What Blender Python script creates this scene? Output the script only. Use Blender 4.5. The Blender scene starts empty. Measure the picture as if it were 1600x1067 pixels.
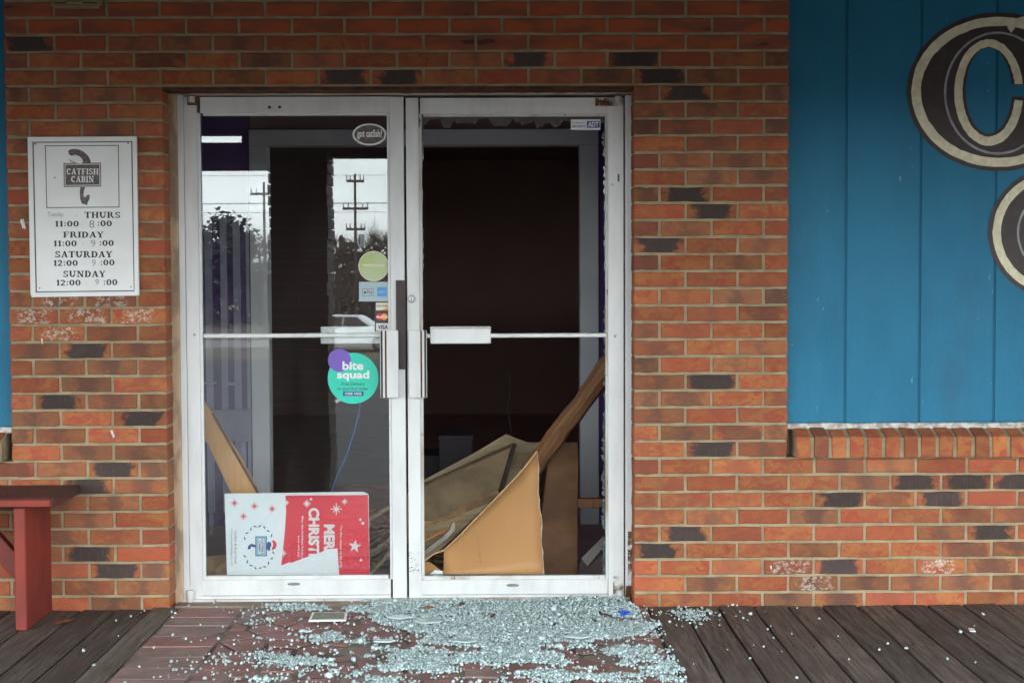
import bpy, bmesh, math, random
import numpy as np
from mathutils import Vector, Matrix, noise as mnoise
random.seed(7)
rng = np.random.default_rng(11)
S = bpy.context.scene
COL = S.collection

# ------------------------------------------------------------------ camera
PX, PY, FPX = 1600.0, 1067.0, 2200.0
CAM = Vector((0, -5.5, 1.275))
pitch, yaw, roll = math.atan(92/2200), 0.0095, -0.004
fw = Vector((math.sin(yaw)*math.cos(pitch), math.cos(yaw)*math.cos(pitch), -math.sin(pitch)))
r0 = Vector((math.cos(yaw), -math.sin(yaw), 0)); u0 = r0.cross(fw)
rt = r0*math.cos(roll) + u0*math.sin(roll); up = u0*math.cos(roll) - r0*math.sin(roll)
cd = bpy.data.cameras.new('camera'); cam = bpy.data.objects.new('camera', cd); COL.objects.link(cam)
cam.matrix_world = Matrix(((rt.x, up.x, -fw.x, CAM.x), (rt.y, up.y, -fw.y, CAM.y), (rt.z, up.z, -fw.z, CAM.z), (0, 0, 0, 1)))
cd.sensor_width = 36; cd.lens = 36*FPX/PX; cd.clip_start = .05; cd.clip_end = 2000
S.camera = cam

# ------------------------------------------------------------------ world, sun, exposure
W = bpy.data.worlds.new('World'); S.world = W; W.use_nodes = True
nt = W.node_tree; nt.nodes.clear()
out = nt.nodes.new('ShaderNodeOutputWorld'); bg = nt.nodes.new('ShaderNodeBackground')
sky = nt.nodes.new('ShaderNodeTexSky'); sky.sky_type = 'NISHITA'; sky.sun_disc = False
SUN_EL, SUN_ROT = math.radians(48), math.radians(20)
sky.sun_elevation = SUN_EL; sky.sun_rotation = SUN_ROT; sky.air_density = 1.3; sky.dust_density = 3
tc = nt.nodes.new('ShaderNodeTexCoord'); mp = nt.nodes.new('ShaderNodeMapping'); mp.inputs['Scale'].default_value = (1.2, 1.2, 5)
nz = nt.nodes.new('ShaderNodeTexNoise'); nz.inputs['Scale'].default_value = 2.2; nz.inputs['Detail'].default_value = 7; nz.inputs['Roughness'].default_value = .6
rp = nt.nodes.new('ShaderNodeValToRGB'); rp.color_ramp.elements[0].position = .3; rp.color_ramp.elements[0].color = (.45, .45, .45, 1); rp.color_ramp.elements[1].position = .62
mx = nt.nodes.new('ShaderNodeMixRGB'); mx.inputs[2].default_value = (11.5, 12.3, 12.6, 1)
nt.links.new(tc.outputs['Generated'], mp.inputs[0]); nt.links.new(mp.outputs[0], nz.inputs[0]); nt.links.new(nz.outputs[0], rp.inputs[0])
nt.links.new(rp.outputs[0], mx.inputs[0]); nt.links.new(sky.outputs[0], mx.inputs[1]); nt.links.new(mx.outputs[0], bg.inputs[0])
bg.inputs[1].default_value = .15; nt.links.new(bg.outputs[0], out.inputs[0])
sl = bpy.data.lights.new('sun', 'SUN'); sl.energy = .5; sl.angle = math.radians(14); sl.color = (1, .96, .9)
so = bpy.data.objects.new('sun', sl); COL.objects.link(so)
sd = Vector((math.sin(SUN_ROT)*math.cos(SUN_EL), math.cos(SUN_ROT)*math.cos(SUN_EL), math.sin(SUN_EL)))
so.rotation_euler = sd.to_track_quat('Z', 'Y').to_euler()
S.view_settings.view_transform = 'Standard'; S.view_settings.look = 'None'; S.view_settings.gamma = 1
S.view_settings.use_curve_mapping = False; S.view_settings.exposure = 1.95
S.render.engine = 'CYCLES'
S.cycles.max_bounces = 10; S.cycles.transparent_max_bounces = 16; S.cycles.diffuse_bounces = 5

# ------------------------------------------------------------------ helpers
def P(px, py, Y=0.0):                       # photo pixel -> point on the plane y = Y
    d = fw*FPX + rt*(px-PX/2) - up*(py-PY/2)
    return CAM + d*((Y-CAM.y)/d.y)
def PF(px, py, z=0.0):                      # photo pixel -> point on the floor
    d = fw*FPX + rt*(px-PX/2) - up*(py-PY/2)
    return CAM + d*((z-CAM.z)/d.z)
def V(px, py, d):                           # what the door glass mirrors at distance d
    p = P(px, py, d-5.5); return Vector((p.x, .28-p.y, p.z))
def link(name, me, m=None, parent=None):
    o = bpy.data.objects.new(name, me); COL.objects.link(o)
    if m is not None and me is not None and not me.materials: me.materials.append(m)
    if parent is not None: o.parent = parent; o.matrix_parent_inverse = parent.matrix_world.inverted() if False else Matrix.Translation(-parent.location)
    return o
def tag(o, label=None, cat=None, group=None, kind=None):
    if label: o['label'] = label
    if cat: o['category'] = cat
    if group: o['group'] = group
    if kind: o['kind'] = kind
    return o
def empty(name, loc, label, cat, group=None):
    o = bpy.data.objects.new(name, None); COL.objects.link(o); o.location = loc; o.empty_display_size = .1
    return tag(o, label, cat, group)
class MB:                                   # collects verts and faces for one mesh
    def __init__(s): s.v = []; s.f = []
    def add(s, vs, fs):
        n = len(s.v); s.v += [tuple(v) for v in vs]; s.f += [tuple(i+n for i in f) for f in fs]; return s
    def box(s, a, b, M=None):
        x0, y0, z0 = a; x1, y1, z1 = b
        vs = [Vector(v) for v in ((x0,y0,z0),(x1,y0,z0),(x1,y1,z0),(x0,y1,z0),(x0,y0,z1),(x1,y0,z1),(x1,y1,z1),(x0,y1,z1))]
        if M is not None: vs = [M @ v for v in vs]
        return s.add(vs, [(0,3,2,1),(4,5,6,7),(0,1,5,4),(1,2,6,5),(2,3,7,6),(3,0,4,7)])
    def tube(s, pts, r, n=8, cap=True):
        pts = [Vector(p) for p in pts]; base = len(s.v); rr = r if hasattr(r, '__len__') else [r]*len(pts)
        for i, p in enumerate(pts):
            t = (pts[min(i+1, len(pts)-1)]-pts[max(i-1, 0)]).normalized()
            a = t.cross(Vector((.13, .3, .94)) if abs(t.z) < .9 else Vector((1, 0, 0))).normalized(); b = t.cross(a)
            for k in range(n):
                an = 2*math.pi*k/n; s.v.append(tuple(p+(a*math.cos(an)+b*math.sin(an))*rr[i]))
        for i in range(len(pts)-1):
            for k in range(n): s.f.append((base+i*n+k, base+i*n+(k+1)%n, base+(i+1)*n+(k+1)%n, base+(i+1)*n+k))
        if cap: s.f.append(tuple(base+k for k in range(n))[::-1]); s.f.append(tuple(base+(len(pts)-1)*n+k for k in range(n)))
        return s
    def prism(s, pts, off):                 # polygon swept by a vector
        n = len(pts); a = [Vector(p) for p in pts]; b = [p+off for p in a]
        return s.add(a+b, [tuple(range(n))]+[tuple(range(2*n-1, n-1, -1))]+[(i, n+i, n+(i+1) % n, (i+1) % n) for i in range(n)])
    def build(s, name, m, parent=None, bevel=0, seg=1, smooth=False, sub=0):
        me = bpy.data.meshes.new(name); me.from_pydata(s.v, [], s.f)
        bm = bmesh.new(); bm.from_mesh(me)
        bmesh.ops.recalc_face_normals(bm, faces=bm.faces)
        if sub: bmesh.ops.subdivide_edges(bm, edges=bm.edges, cuts=sub, use_grid_fill=True)
        if bevel:
            es = [e for e in bm.edges if len(e.link_faces) == 2 and e.calc_face_angle(0) > .5]
            bmesh.ops.bevel(bm, geom=es, offset=bevel, segments=seg, affect='EDGES', clamp_overlap=True)
        bm.to_mesh(me); bm.free()
        if smooth: me.polygons.foreach_set('use_smooth', [True]*len(me.polygons))
        return link(name, me, m, parent)
def bx(name, a, b, m, parent=None, bevel=0, seg=1): return MB().box(a, b).build(name, m, parent, bevel, seg)
def pxbox(x0, y0, x1, y1, Yf, depth):       # upright box whose front face covers that part of the photo
    xm, ym = (x0+x1)/2, (y0+y1)/2
    return (P(x0, ym, Yf).x, Yf, P(xm, y1, Yf).z), (P(x1, ym, Yf).x, Yf+depth, P(xm, y0, Yf).z)
def pbx(name, x0, y0, x1, y1, Yf, depth, m, parent=None, bevel=.0015):
    a, b = pxbox(x0, y0, x1, y1, Yf, depth); return bx(name, a, b, m, parent, bevel)
def poly(name, pts, Y, th, m, parent=None, bevel=0):     # flat outline traced on plane Y with real thickness
    return MB().prism([P(x, y, Y) for x, y in pts], Vector((0, th, 0))).build(name, m, parent, bevel)
def on_plane(px, py, pl, off=0.0):          # photo pixel -> point on a tilted plane
    d = fw*FPX + rt*(px-PX/2) - up*(py-PY/2); c, n = pl
    return CAM + d*(((c-n*off-CAM).dot(n))/d.dot(n))
def sheet(name, pts, th, m, parent=None, bevel=0):       # outline whose corners lie at their own depths
    w = [P(*p) for p in pts]; c = sum(w, Vector())/len(w)
    nrm = Vector()
    for i in range(len(w)): nrm += (w[i]-c).cross(w[(i+1) % len(w)]-c)
    nrm.normalize()
    if nrm.y < 0: nrm = -nrm
    sheet.plane = (c.copy(), nrm.copy())
    w = [on_plane(x, y, (c, nrm)) for x, y, _ in pts]
    return MB().prism(w, nrm*th).build(name, m, parent, bevel)

# ------------------------------------------------------------------ materials
class MT:
    def __init__(s, name):
        s.m = bpy.data.materials.new(name); s.m.use_nodes = True; s.n = s.m.node_tree.nodes; s.l = s.m.node_tree.links
        s.b = s.n['Principled BSDF']; s.out = s.n['Material Output']
    def N(s, t, **k):
        n = s.n.new('ShaderNode'+t)
        for a, v in k.items(): setattr(n, a, v)
        return n
    def put(s, v, sock):
        if hasattr(v, 'links') or hasattr(v, 'is_linked'): s.l.new(v, sock)
        elif isinstance(v, tuple) and len(v) == 3 and sock.type == 'RGBA': sock.default_value = (*v, 1)
        else: sock.default_value = v
    def math(s, op, a, b=0.0, c=None, clamp=False):
        n = s.N('Math', operation=op, use_clamp=clamp); s.put(a, n.inputs[0]); s.put(b, n.inputs[1])
        if c is not None: s.put(c, n.inputs[2])
        return n.outputs[0]
    def coord(s, scale=(1, 1, 1), rnd=0.0):
        t = s.N('TexCoord'); m = s.N('Mapping'); s.l.new(t.outputs['Object'], m.inputs[0]); m.inputs['Scale'].default_value = scale
        if rnd:
            oi = s.N('ObjectInfo'); s.l.new(s.math('MULTIPLY', oi.outputs['Random'], rnd), m.inputs['Location'])
        return m.outputs[0]
    def noise(s, co, scale, detail=4, rough=.55, dist=0.0):
        n = s.N('TexNoise'); s.l.new(co, n.inputs['Vector']); n.inputs['Scale'].default_value = scale
        n.inputs['Detail'].default_value = detail; n.inputs['Roughness'].default_value = rough; n.inputs['Distortion'].default_value = dist
        return n.outputs['Fac']
    def mix(s, f, a, b, mode='MIX'):
        n = s.N('MixRGB', blend_type=mode); s.put(f, n.inputs[0]); s.put(a, n.inputs[1]); s.put(b, n.inputs[2]); return n.outputs[0]
    def step(s, v, lo, hi):
        n = s.N('MapRange', interpolation_type='SMOOTHSTEP'); s.put(v, n.inputs[0]); n.inputs[1].default_value = lo; n.inputs[2].default_value = hi
        return n.outputs[0]
    def bump(s, h, strength, dist):
        n = s.N('Bump'); n.inputs['Strength'].default_value = strength; n.inputs['Distance'].default_value = dist
        s.l.new(h, n.inputs['Height']); s.l.new(n.outputs[0], s.b.inputs['Normal'])
    def fin(s, col=None, rough=.7, metal=0.0, spec=.4):
        if col is not None: s.put(col, s.b.inputs['Base Color'])
        s.put(rough, s.b.inputs['Roughness']); s.b.inputs['Metallic'].default_value = metal
        s.b.inputs['Specular IOR Level'].default_value = spec
        return s.m
def simple(name, c1, c2=None, scale=8, stretch=(1, 1, 1), rough=.7, bump=.0, bd=.002, metal=0.0, spec=.4, lo=.35, hi=.65, rnd=17.0, detail=5):
    t = MT(name)
    if c2 is None: c2 = tuple(x*.8 for x in c1)
    co = t.coord(stretch, rnd); n = t.noise(co, scale, detail)
    if bump: t.bump(t.noise(co, scale*5, 4), bump, bd)
    return t.fin(t.mix(t.step(n, lo, hi), c1, c2), rough, metal, spec)

def brick_mat():
    t = MT('fired_brick'); oi = t.N('ObjectInfo'); sep = t.N('SeparateColor'); t.l.new(oi.outputs['Color'], sep.inputs[0])
    dark, red, brown, al = sep.outputs[0], sep.outputs[1], sep.outputs[2], oi.outputs['Alpha']
    co = t.coord((.7, 1, 1), 61.0); tcn = t.N('TexCoord'); sx = t.N('SeparateXYZ'); t.l.new(tcn.outputs['Object'], sx.inputs[0])
    n1 = t.noise(co, 16, 3, .6, .6); n2 = t.noise(co, 42, 5, .65); n3 = t.noise(co, 160, 4, .7); n4 = t.noise(co, 9, 2, .5)
    base = t.mix(t.step(n1, .40, .60), (.40, .138, .044), (.35, .092, .039))
    spot = t.noise(co, 24, 2, .5, 1.2); base = t.mix(t.step(spot, .56, .66), base, (.36, .068, .035)); base = t.mix(t.math('MULTIPLY', t.step(spot, .44, .34), .7), base, (.44, .165, .055))
    base = t.mix(t.math('MULTIPLY', red, t.step(n4, .3, .55)), base, (.38, .078, .040))
    base = t.mix(t.math('MULTIPLY', brown, t.step(n2, .25, .6)), base, (.235, .110, .056))
    ax = t.math('ABSOLUTE', sx.outputs[0]); cen = t.math('SUBTRACT', 1.0, t.math('DIVIDE', ax, .088))
    cen = t.math('ADD', cen, t.math('MULTIPLY', t.math('SUBTRACT', n1, .5), 1.5)); cen = t.math('ADD', cen, t.math('MULTIPLY', t.math('SUBTRACT', n2, .5), .7))
    # soft flashed centre on ordinary bricks, hard charcoal centre on the burnt ones
    soft = t.math('MULTIPLY', t.step(cen, .35, 1.0), t.math('MULTIPLY', brown, .75))
    base = t.mix(soft, base, (.115, .058, .045))
    hard = t.math('MULTIPLY', t.step(t.math('ADD', cen, t.math('MULTIPLY', t.math('SUBTRACT', n3, .5), .5)), -.02, .34), dark)
    base = t.mix(hard, base, t.mix(n2, (.036, .028, .028), (.085, .056, .048)))
    scr = t.math('MULTIPLY', t.math('SUBTRACT', 1.0, al), t.step(t.noise(co, 75, 6, .8), .50, .56))
    scr = t.math('MULTIPLY', scr, t.step(cen, .1, .5))
    base = t.mix(scr, base, (.55, .46, .38))
    base = t.mix(t.math('MULTIPLY', t.step(n3, .56, .72), .5), base, (.13, .055, .04)); vst = t.noise(t.coord((6, 1, .5), 61.0), 34, 4, .65); base = t.mix(t.math('MULTIPLY', t.step(vst, .5, .72), .38), base, (.17, .085, .06))
    hsv = t.N('HueSaturation'); t.l.new(t.math('MULTIPLY_ADD', oi.outputs['Random'], .45, .72), hsv.inputs['Value']); t.l.new(base, hsv.inputs['Color'])
    t.bump(t.math('ADD', t.math('MULTIPLY', n2, .6), t.math('MULTIPLY', n3, .5)), .55, .0022)
    return t.fin(hsv.outputs[0], .78, spec=.3)
def wood_board_mat(name, c1, c2, c3, axis=1, rough=.8, bump=.5, gs=1.0):
    t = MT(name); st = [1, 1, 1]; st[axis] = .045
    co = t.coord(tuple(st), 43.0); oi = t.N('ObjectInfo')
    g = t.noise(co, 55*gs, 6, .7, .35); g2 = t.noise(co, 150*gs, 3, .6); st2 = [1, 1, 1]; st2[axis] = .3
    w = t.noise(t.coord(tuple(st2), 43.0), 7, 4, .6)
    col = t.mix(t.step(g, .3, .68), c1, c2); col = t.mix(t.step(w, .42, .75), col, c3)
    hsv = t.N('HueSaturation'); t.l.new(t.math('MULTIPLY_ADD', oi.outputs['Random'], .5, .75), hsv.inputs['Value']); t.l.new(col, hsv.inputs['Color'])
    t.bump(t.math('ADD', g, t.math('MULTIPLY', g2, .6)), bump, .003)
    return t.fin(hsv.outputs[0], rough, spec=.3)
def alu_mat():
    t = MT('weathered_aluminium'); co = t.coord((1, 1, .25), 5.0); n = t.noise(co, 9, 6, .65); n2 = t.noise(t.coord((1, 1, 1), 5.0), 60, 4, .7)
    col = t.mix(t.step(n, .35, .75), (.68, .685, .675), (.55, .55, .54)); col = t.mix(t.math('MULTIPLY', t.step(n2, .66, .76), .55), col, (.2, .17, .14))
    t.bump(n2, .08, .0008)
    return t.fin(col, .42, .12, .5)
def grime_alu():
    t = MT('grimy_aluminium'); co = t.coord((1, 1, .4), 5.0); n = t.noise(co, 30, 6, .7); n2 = t.noise(co, 6, 4, .6)
    col = t.mix(t.step(n2, .4, .7), (.60, .60, .58), (.36, .29, .22)); col = t.mix(t.step(n, .6, .7), col, (.12, .07, .045))
    return t.fin(col, .6, .1)
def pane_mat():
    t = MT('dusty_reflective_glass'); t.n.remove(t.b)
    tr = t.N('BsdfTransparent'); tr.inputs[0].default_value = (.985, .995, .995, 1); gl = t.N('BsdfGlossy'); gl.inputs['Roughness'].default_value = .0; gl.inputs[0].default_value = (.97, 1, 1, 1)
    fr = t.N('Fresnel'); fr.inputs[0].default_value = 1.72; m1 = t.N('MixShader'); t.l.new(fr.outputs[0], m1.inputs[0]); t.l.new(tr.outputs[0], m1.inputs[1]); t.l.new(gl.outputs[0], m1.inputs[2])
    df = t.N('BsdfDiffuse'); df.inputs[0].default_value = (.6, .58, .56, 1); m2 = t.N('MixShader')
    n = t.noise(t.coord((1, 1, .35)), 7, 7, .7); n2 = t.noise(t.coord(), 90, 2, .5)
    f = t.math('ADD', t.math('MULTIPLY', t.step(n, .35, .8), .012), t.math('MULTIPLY', t.step(n2, .74, .8), .08)); f = t.math('ADD', f, .003)  # thin dust veil, also added to lift the dark tones behind it
    t.l.new(f, m2.inputs[0]); t.l.new(m1.outputs[0], m2.inputs[1]); t.l.new(df.outputs[0], m2.inputs[2]); t.l.new(m2.outputs[0], t.out.inputs[0])
    return t.m
def shard_mat(name, c, tr=.5, rough=.12):
    t = MT(name); g = t.N('NewGeometry'); n = g.outputs['Random Per Island']
    t.fin(t.mix(n, tuple(x*.6 for x in c), tuple(min(1, x*1.5) for x in c)), rough, spec=.8); t.b.inputs['Transmission Weight'].default_value = tr; t.b.inputs['IOR'].default_value = 1.5
    return t.m
def blue_mat():
    t = MT('blue_paint'); co = t.coord((1, 1, .5), 9.0); n = t.noise(co, 5, 5, .6); n2 = t.noise(co, 90, 5, .7); n3 = t.noise(t.coord((1, 1, .12), 9.0), 45, 4, .6)
    col = t.mix(t.step(n, .3, .7), (.014, .150, .262), (.019, .178, .305)); col = t.mix(t.math('MULTIPLY', t.step(n2, .64, .72), .5), col, (.06, .26, .38)); wr = t.noise(t.coord((1, 1, .35), 3.0), 3, 6, .7); col = t.mix(t.math('MULTIPLY', t.step(wr, .5, .75), .45), col, (.035, .105, .165)); fl = t.noise(co, 38, 3, .5); col = t.mix(t.math('MULTIPLY', t.step(fl, .72, .76), .6), col, (.16, .34, .44))
    t.bump(t.math('ADD', n2, t.math('MULTIPLY', n3, .8)), .9, .003)
    return t.fin(col, .5, spec=.25)
def ground_mat(name, c1, c2, sc): return simple(name, c1, c2, sc, rough=.9, bump=.4, bd=.01, rnd=0.0)

B_MAT = brick_mat()
MORTAR = simple('mortar', (.36, .29, .18), (.255, .205, .125), 14, rough=.95, bump=.6, bd=.003, rnd=0.0)
ALU = alu_mat(); GRIME = grime_alu(); PANE = pane_mat(); BLUE = blue_mat()
DECK = wood_board_mat('weathered_deck_wood', (.044, .031, .025), (.165, .130, .108), (.080, .058, .048), 1, .8, 1.2, 1.5)
OLDWOOD = wood_board_mat('old_edge_wood', (.085, .066, .052), (.16, .13, .105), (.06, .046, .038), 1, .85, .8)
PINE = wood_board_mat('bare_pine', (.78, .37, .11), (.84, .46, .18), (.64, .27, .08), 2, .6, .15)
POLEW = wood_board_mat('stained_post_wood', (.34, .16, .065), (.10, .05, .028), (.22, .10, .045), 2, .7, .5)
HARD = simple('tan_hardboard', (.50, .27, .105), (.42, .215, .08), 3, (1, 1, .5), .55, .1, .001)
CARD = simple('brown_cardboard', (.21, .095, .035), (.13, .055, .02), 4, (1, 1, 2.5), .6, .15)
GREYW = wood_board_mat('grey_plywood', (.50, .38, .22), (.34, .25, .145), (.58, .46, .29), 0, .75, .2)
RAWEDGE = simple('raw_wood_edge', (.42, .27, .14), (.25, .15, .075), 20, rough=.8, bump=.3)
JAMBW = simple('peeling_cream_wood', (.50, .37, .25), (.30, .22, .15), 16, (1, 1, .4), .85, .6, .003, lo=.42, hi=.6)
REDP = simple('red_bench_paint', (.25, .034, .022), (.15, .025, .019), 7, (1, 1, .5), .6, .35, .002)
REDW = simple('worn_bench_top_paint', (.13, .034, .028), (.055, .030, .027), 10, rough=.6, bump=.4)
STONE = simple('red_clay_paver', (.30, .155, .138), (.20, .10, .088), 10, rough=.7, bump=.35, bd=.002)
STONE2 = simple('grey_brown_paver', (.28, .19, .165), (.20, .135, .12), 9, rough=.75, bump=.5, bd=.003)
BED = simple('paver_mortar', (.25, .20, .165), (.07, .05, .042), 4, rough=.95, bump=.5, rnd=0.0)
CONC = simple('threshold_concrete', (.30, .235, .175), (.17, .125, .095), 12, (.4, 1, 1), .9, .5, rnd=0.0)
WHITE = simple('white_sign_enamel', (.86, .865, .85), (.80, .80, .78), 5, rough=.4, bump=.05)
SHEETW = simple('white_foam_board', (.84, .90, .90), (.80, .86, .87), 4, rough=.5)
INK = simple('black_print', (.045, .03, .03), (.03, .025, .025), 30, rough=.5)
PENCIL = simple('faded_pen', (.26, .26, .33), (.36, .36, .42), 90, rough=.5)
GREYINK = simple('grey_print', (.10, .075, .07), (.2, .17, .16), 120, rough=.5, lo=.4, hi=.7)
BRNBLK = simple('mural_dark_paint', (.040, .026, .026), (.052, .034, .032), 30, rough=.5, bump=.5)
CREAM = simple('mural_cream_paint', (.80, .74, .53), (.66, .60, .42), 40, rough=.55, bump=.5)
SILV = simple('mural_grey_paint', (.36, .36, .36), (.26, .26, .26), 30, rough=.5, bump=.4)
REDPR = simple('red_print', (.80, .035, .065), (.74, .03, .058), 3, rough=.5)
WPR = simple('white_print', (.8, .8, .8), (.76, .76, .76), 3, rough=.5)
BLPR = simple('navy_print', (.03, .07, .26), (.025, .06, .2), 3, rough=.5)
SKYPR = simple('light_blue_print', (.30, .55, .68), (.25, .5, .62), 3, rough=.5)
TEAL = simple('teal_print', (.03, .62, .45), (.035, .56, .41), 3, rough=.4)
VIOL = simple('violet_print', (.19, .11, .50), (.17, .10, .45), 3, rough=.4)
LIME = simple('faded_lime_print', (.46, .55, .20), (.50, .58, .34), 6, rough=.5)
PALE = simple('pale_blue_decal', (.40, .50, .53), (.36, .46, .50), 3, rough=.4)
AZUR = simple('azure_print', (.07, .33, .75), (.06, .3, .7), 3, rough=.4)
DKPR = simple('dark_decal_print', (.05, .035, .05), (.04, .03, .04), 3, rough=.4)
ORPR = simple('orange_print', (.85, .35, .05), (.8, .3, .04), 3, rough=.4)
RD2 = simple('decal_red', (.7, .04, .03), (.65, .04, .03), 3, rough=.4)
CRPR = simple('cream_decal', (.70, .66, .56), (.66, .62, .5), 3, rough=.4)
DARKM = simple('dark_bronze_guard', (.035, .022, .024), (.05, .032, .032), 12, rough=.5, bump=.2)
PURP = simple('purple_wall', (.15, .08, .29), (.12, .065, .24), 4, rough=.8)
LILAC = simple('pale_blind_slat', (.42, .40, .55), (.36, .34, .48), 4, rough=.7)
ROOM = simple('dark_room_paint', (.34, .22, .20), (.31, .20, .185), 3, rough=.9)
ROOMF = simple('dark_room_floor', (.60, .42, .38), (.52, .36, .33), 6, rough=.7)
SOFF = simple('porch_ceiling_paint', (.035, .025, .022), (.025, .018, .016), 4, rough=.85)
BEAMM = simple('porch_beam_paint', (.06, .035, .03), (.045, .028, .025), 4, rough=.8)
TAN = simple('aged_fixture', (.30, .235, .12), (.2, .15, .08), 12, rough=.6, bump=.2)
RUST = simple('rust', (.13, .05, .025), (.06, .025, .015), 30, rough=.9, bump=.4)
GLS = shard_mat('crushed_tempered_glass', (.56, .75, .715), .3, .05)
GLE = shard_mat('crazed_glass_edge', (.13, .17, .17), .55, .12)
STEEL = simple('steel', (.35, .35, .35), (.22, .22, .22), 20, rough=.35, metal=.8)
LIMG = simple('leaf_orange', (.40, .15, .03), (.25, .08, .02), 20, rough=.6)

# ------------------------------------------------------------------ ground and far setting
def gz(y):                                   # the lot slopes down from the porch to the road
    t = min(1, max(0, (-y-2.7)/42)); return -.35-1.1*t
ys = [30, 0, -2.7, -8, -15, -25, -35, -44.7, -60, -90, -130, -200, -400, -900]; xs = [-900, -300, -120, -60, -30, -10, 0, 10, 30, 60, 120, 300, 900]
m = MB(); m.add([(x, y, gz(y)-.006 if y < 20 else -.36) for y in ys for x in xs], [(j*len(xs)+i, j*len(xs)+i+1, (j+1)*len(xs)+i+1, (j+1)*len(xs)+i) for j in range(len(ys)-1) for i in range(len(xs)-1)])
tag(m.build('ground', ground_mat('dry_grass', (.12, .10, .065), (.08, .07, .045), 3)), 'dry grass and earth sheet running out to the horizon', kind='structure')
m = MB(); yy = [-3.17, -8, -15, -25, -35, -44.7]
m.add([(x, y, gz(y)+.0) for y in yy for x in (-80, 80)], [(2*j, 2*j+1, 2*j+3, 2*j+2) for j in range(len(yy)-1)])
tag(m.build('parking_lot', ground_mat('asphalt', (.045, .041, .041), (.03, .028, .028), 1.5)), 'grey asphalt parking lot sloping away from the porch', kind='structure')
m = MB()
for i in range(-9, 9): m.box((i*2.8-.05, -21, gz(-18)-.02), (i*2.8+.05, -15.5, gz(-16)+.006))
LINE = simple('lot_line_paint', (.6, .6, .56), (.4, .4, .38), 6)
m = MB()
for i in range(-9, 10):
    x = i*2.8; m.add([(x-.06, -21, gz(-21)+.004), (x+.06, -21, gz(-21)+.004), (x+.06, -15, gz(-15)+.004), (x-.06, -15, gz(-15)+.004)], [(0, 1, 2, 3)])
tag(m.build('parking_lines', LINE), 'faded white bay lines painted on the asphalt lot', kind='structure')
tag(MB().add([(-300, -62, -1.446), (300, -62, -1.446), (300, -54, -1.446), (-300, -54, -1.446)], [(0, 1, 2, 3)]).build('road', simple('pale_road', (.20, .185, .165), (.16, .15, .135), 2)), 'pale two lane road beyond the lot', kind='structure')

# trees, poles and cars that stand across the road and show in the door glass
BARK = simple('bark', (.075, .058, .045), (.05, .04, .03), 12, (1, 1, .3), .9, .6)
LEAFD = simple('pine_needles', (.028, .045, .026), (.045, .06, .03), 3, rough=.8)
TWIG = simple('winter_twigs', (.10, .075, .058), (.07, .055, .045), 5, rough=.9)
def tree(px, top, d, w, kind, label, grp):
    d *= .82; b = V(px, 441, d); zt = V(px, top, d).z; z0 = gz(b.y)-.05; h = zt-z0; w *= .85
    name = 'pine_tree' if kind else 'bare_tree'
    e = empty(name, (b.x, b.y, z0), label, 'tree', grp)
    R = random.Random(int(px*7+d)); m = MB(); lean = R.uniform(-.3, .3)
    m.tube([(b.x, b.y, z0), (b.x+lean*.5, b.y, z0+h*.45), (b.x+lean, b.y, z0+h*.93)], [.17, .12, .03], 7)
    crown = MB()
    for k in range(26):
        t0 = R.uniform(.28, .92); a = R.uniform(0, 6.28); L = w*(1.1-t0*.75)*R.uniform(.6, 1); s = Vector((b.x+lean*t0, b.y, z0+h*t0))
        q = s+Vector((math.cos(a)*L, math.sin(a)*L, L*R.uniform(.1, .9) if not kind else L*R.uniform(0, .4)))
        if q.z > zt: q.z = zt
        m.tube([s, (s+q)/2+Vector((0, 0, -.08)), q], [.05, .035, .01], 4, False)
        if kind:
            for j in range(60):
                c = s.lerp(q, R.uniform(.35, 1.05))+Vector((R.gauss(0, .35), R.gauss(0, .35), R.gauss(0, .28)))
                u = Vector((R.uniform(-1, 1), R.uniform(-1, 1), R.uniform(-.5, .5))).normalized()*.2; v = u.cross(Vector((R.uniform(-1, 1), R.uniform(-1, 1), 1))).normalized()*.15
                crown.add([c-u, c+v, c+u, c-v], [(0, 1, 2, 3)])
        else:
            for j in range(30):
                c = s.lerp(q, R.uniform(.3, 1)); e2 = c+Vector((R.gauss(0, .5), R.gauss(0, .5), abs(R.gauss(0, .6))))
                t_ = (e2-c).cross(Vector((0, 1, 0))).normalized()*.014; crown.add([c-t_, c+t_, e2], [(0, 1, 2)])
    m.build('trunk', BARK, e); crown.build('crown', LEAFD if kind else TWIG, e)
G1 = 'trees across the road mirrored in the door glass'
for px, top, d, w, k, l in ((352, 328, 105, 2.4, 1, 'tall dark rounded pine mirrored in the left half of the left pane'), (322, 356, 112, 1.9, 1, 'dark pine mirrored at the left edge of the left pane'), (384, 350, 118, 1.8, 1, 'dark pine mirrored just right of the tall rounded pine'),
        (408, 372, 110, 2.2, 0, 'leafless tree mirrored on the pale inner frame upright'), (530, 374, 112, 2.4, 0, 'leafless tree mirrored left of the utility pole'), (545, 388, 98, 2.2, 0, 'low leafless tree mirrored beside the utility pole foot'),
        (575, 376, 108, 2.6, 0, 'leafless tree mirrored just right of the utility pole'), (600, 366, 104, 2.2, 0, 'leafless tree mirrored above the round lime sticker'), (300, 350, 109, 2.2, 1, 'dark pine standing beyond the left edge of the glass')):
    tree(px, top, d, w, k, l, G1)
m = MB(); R = random.Random(5)                # far wood behind them
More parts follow.
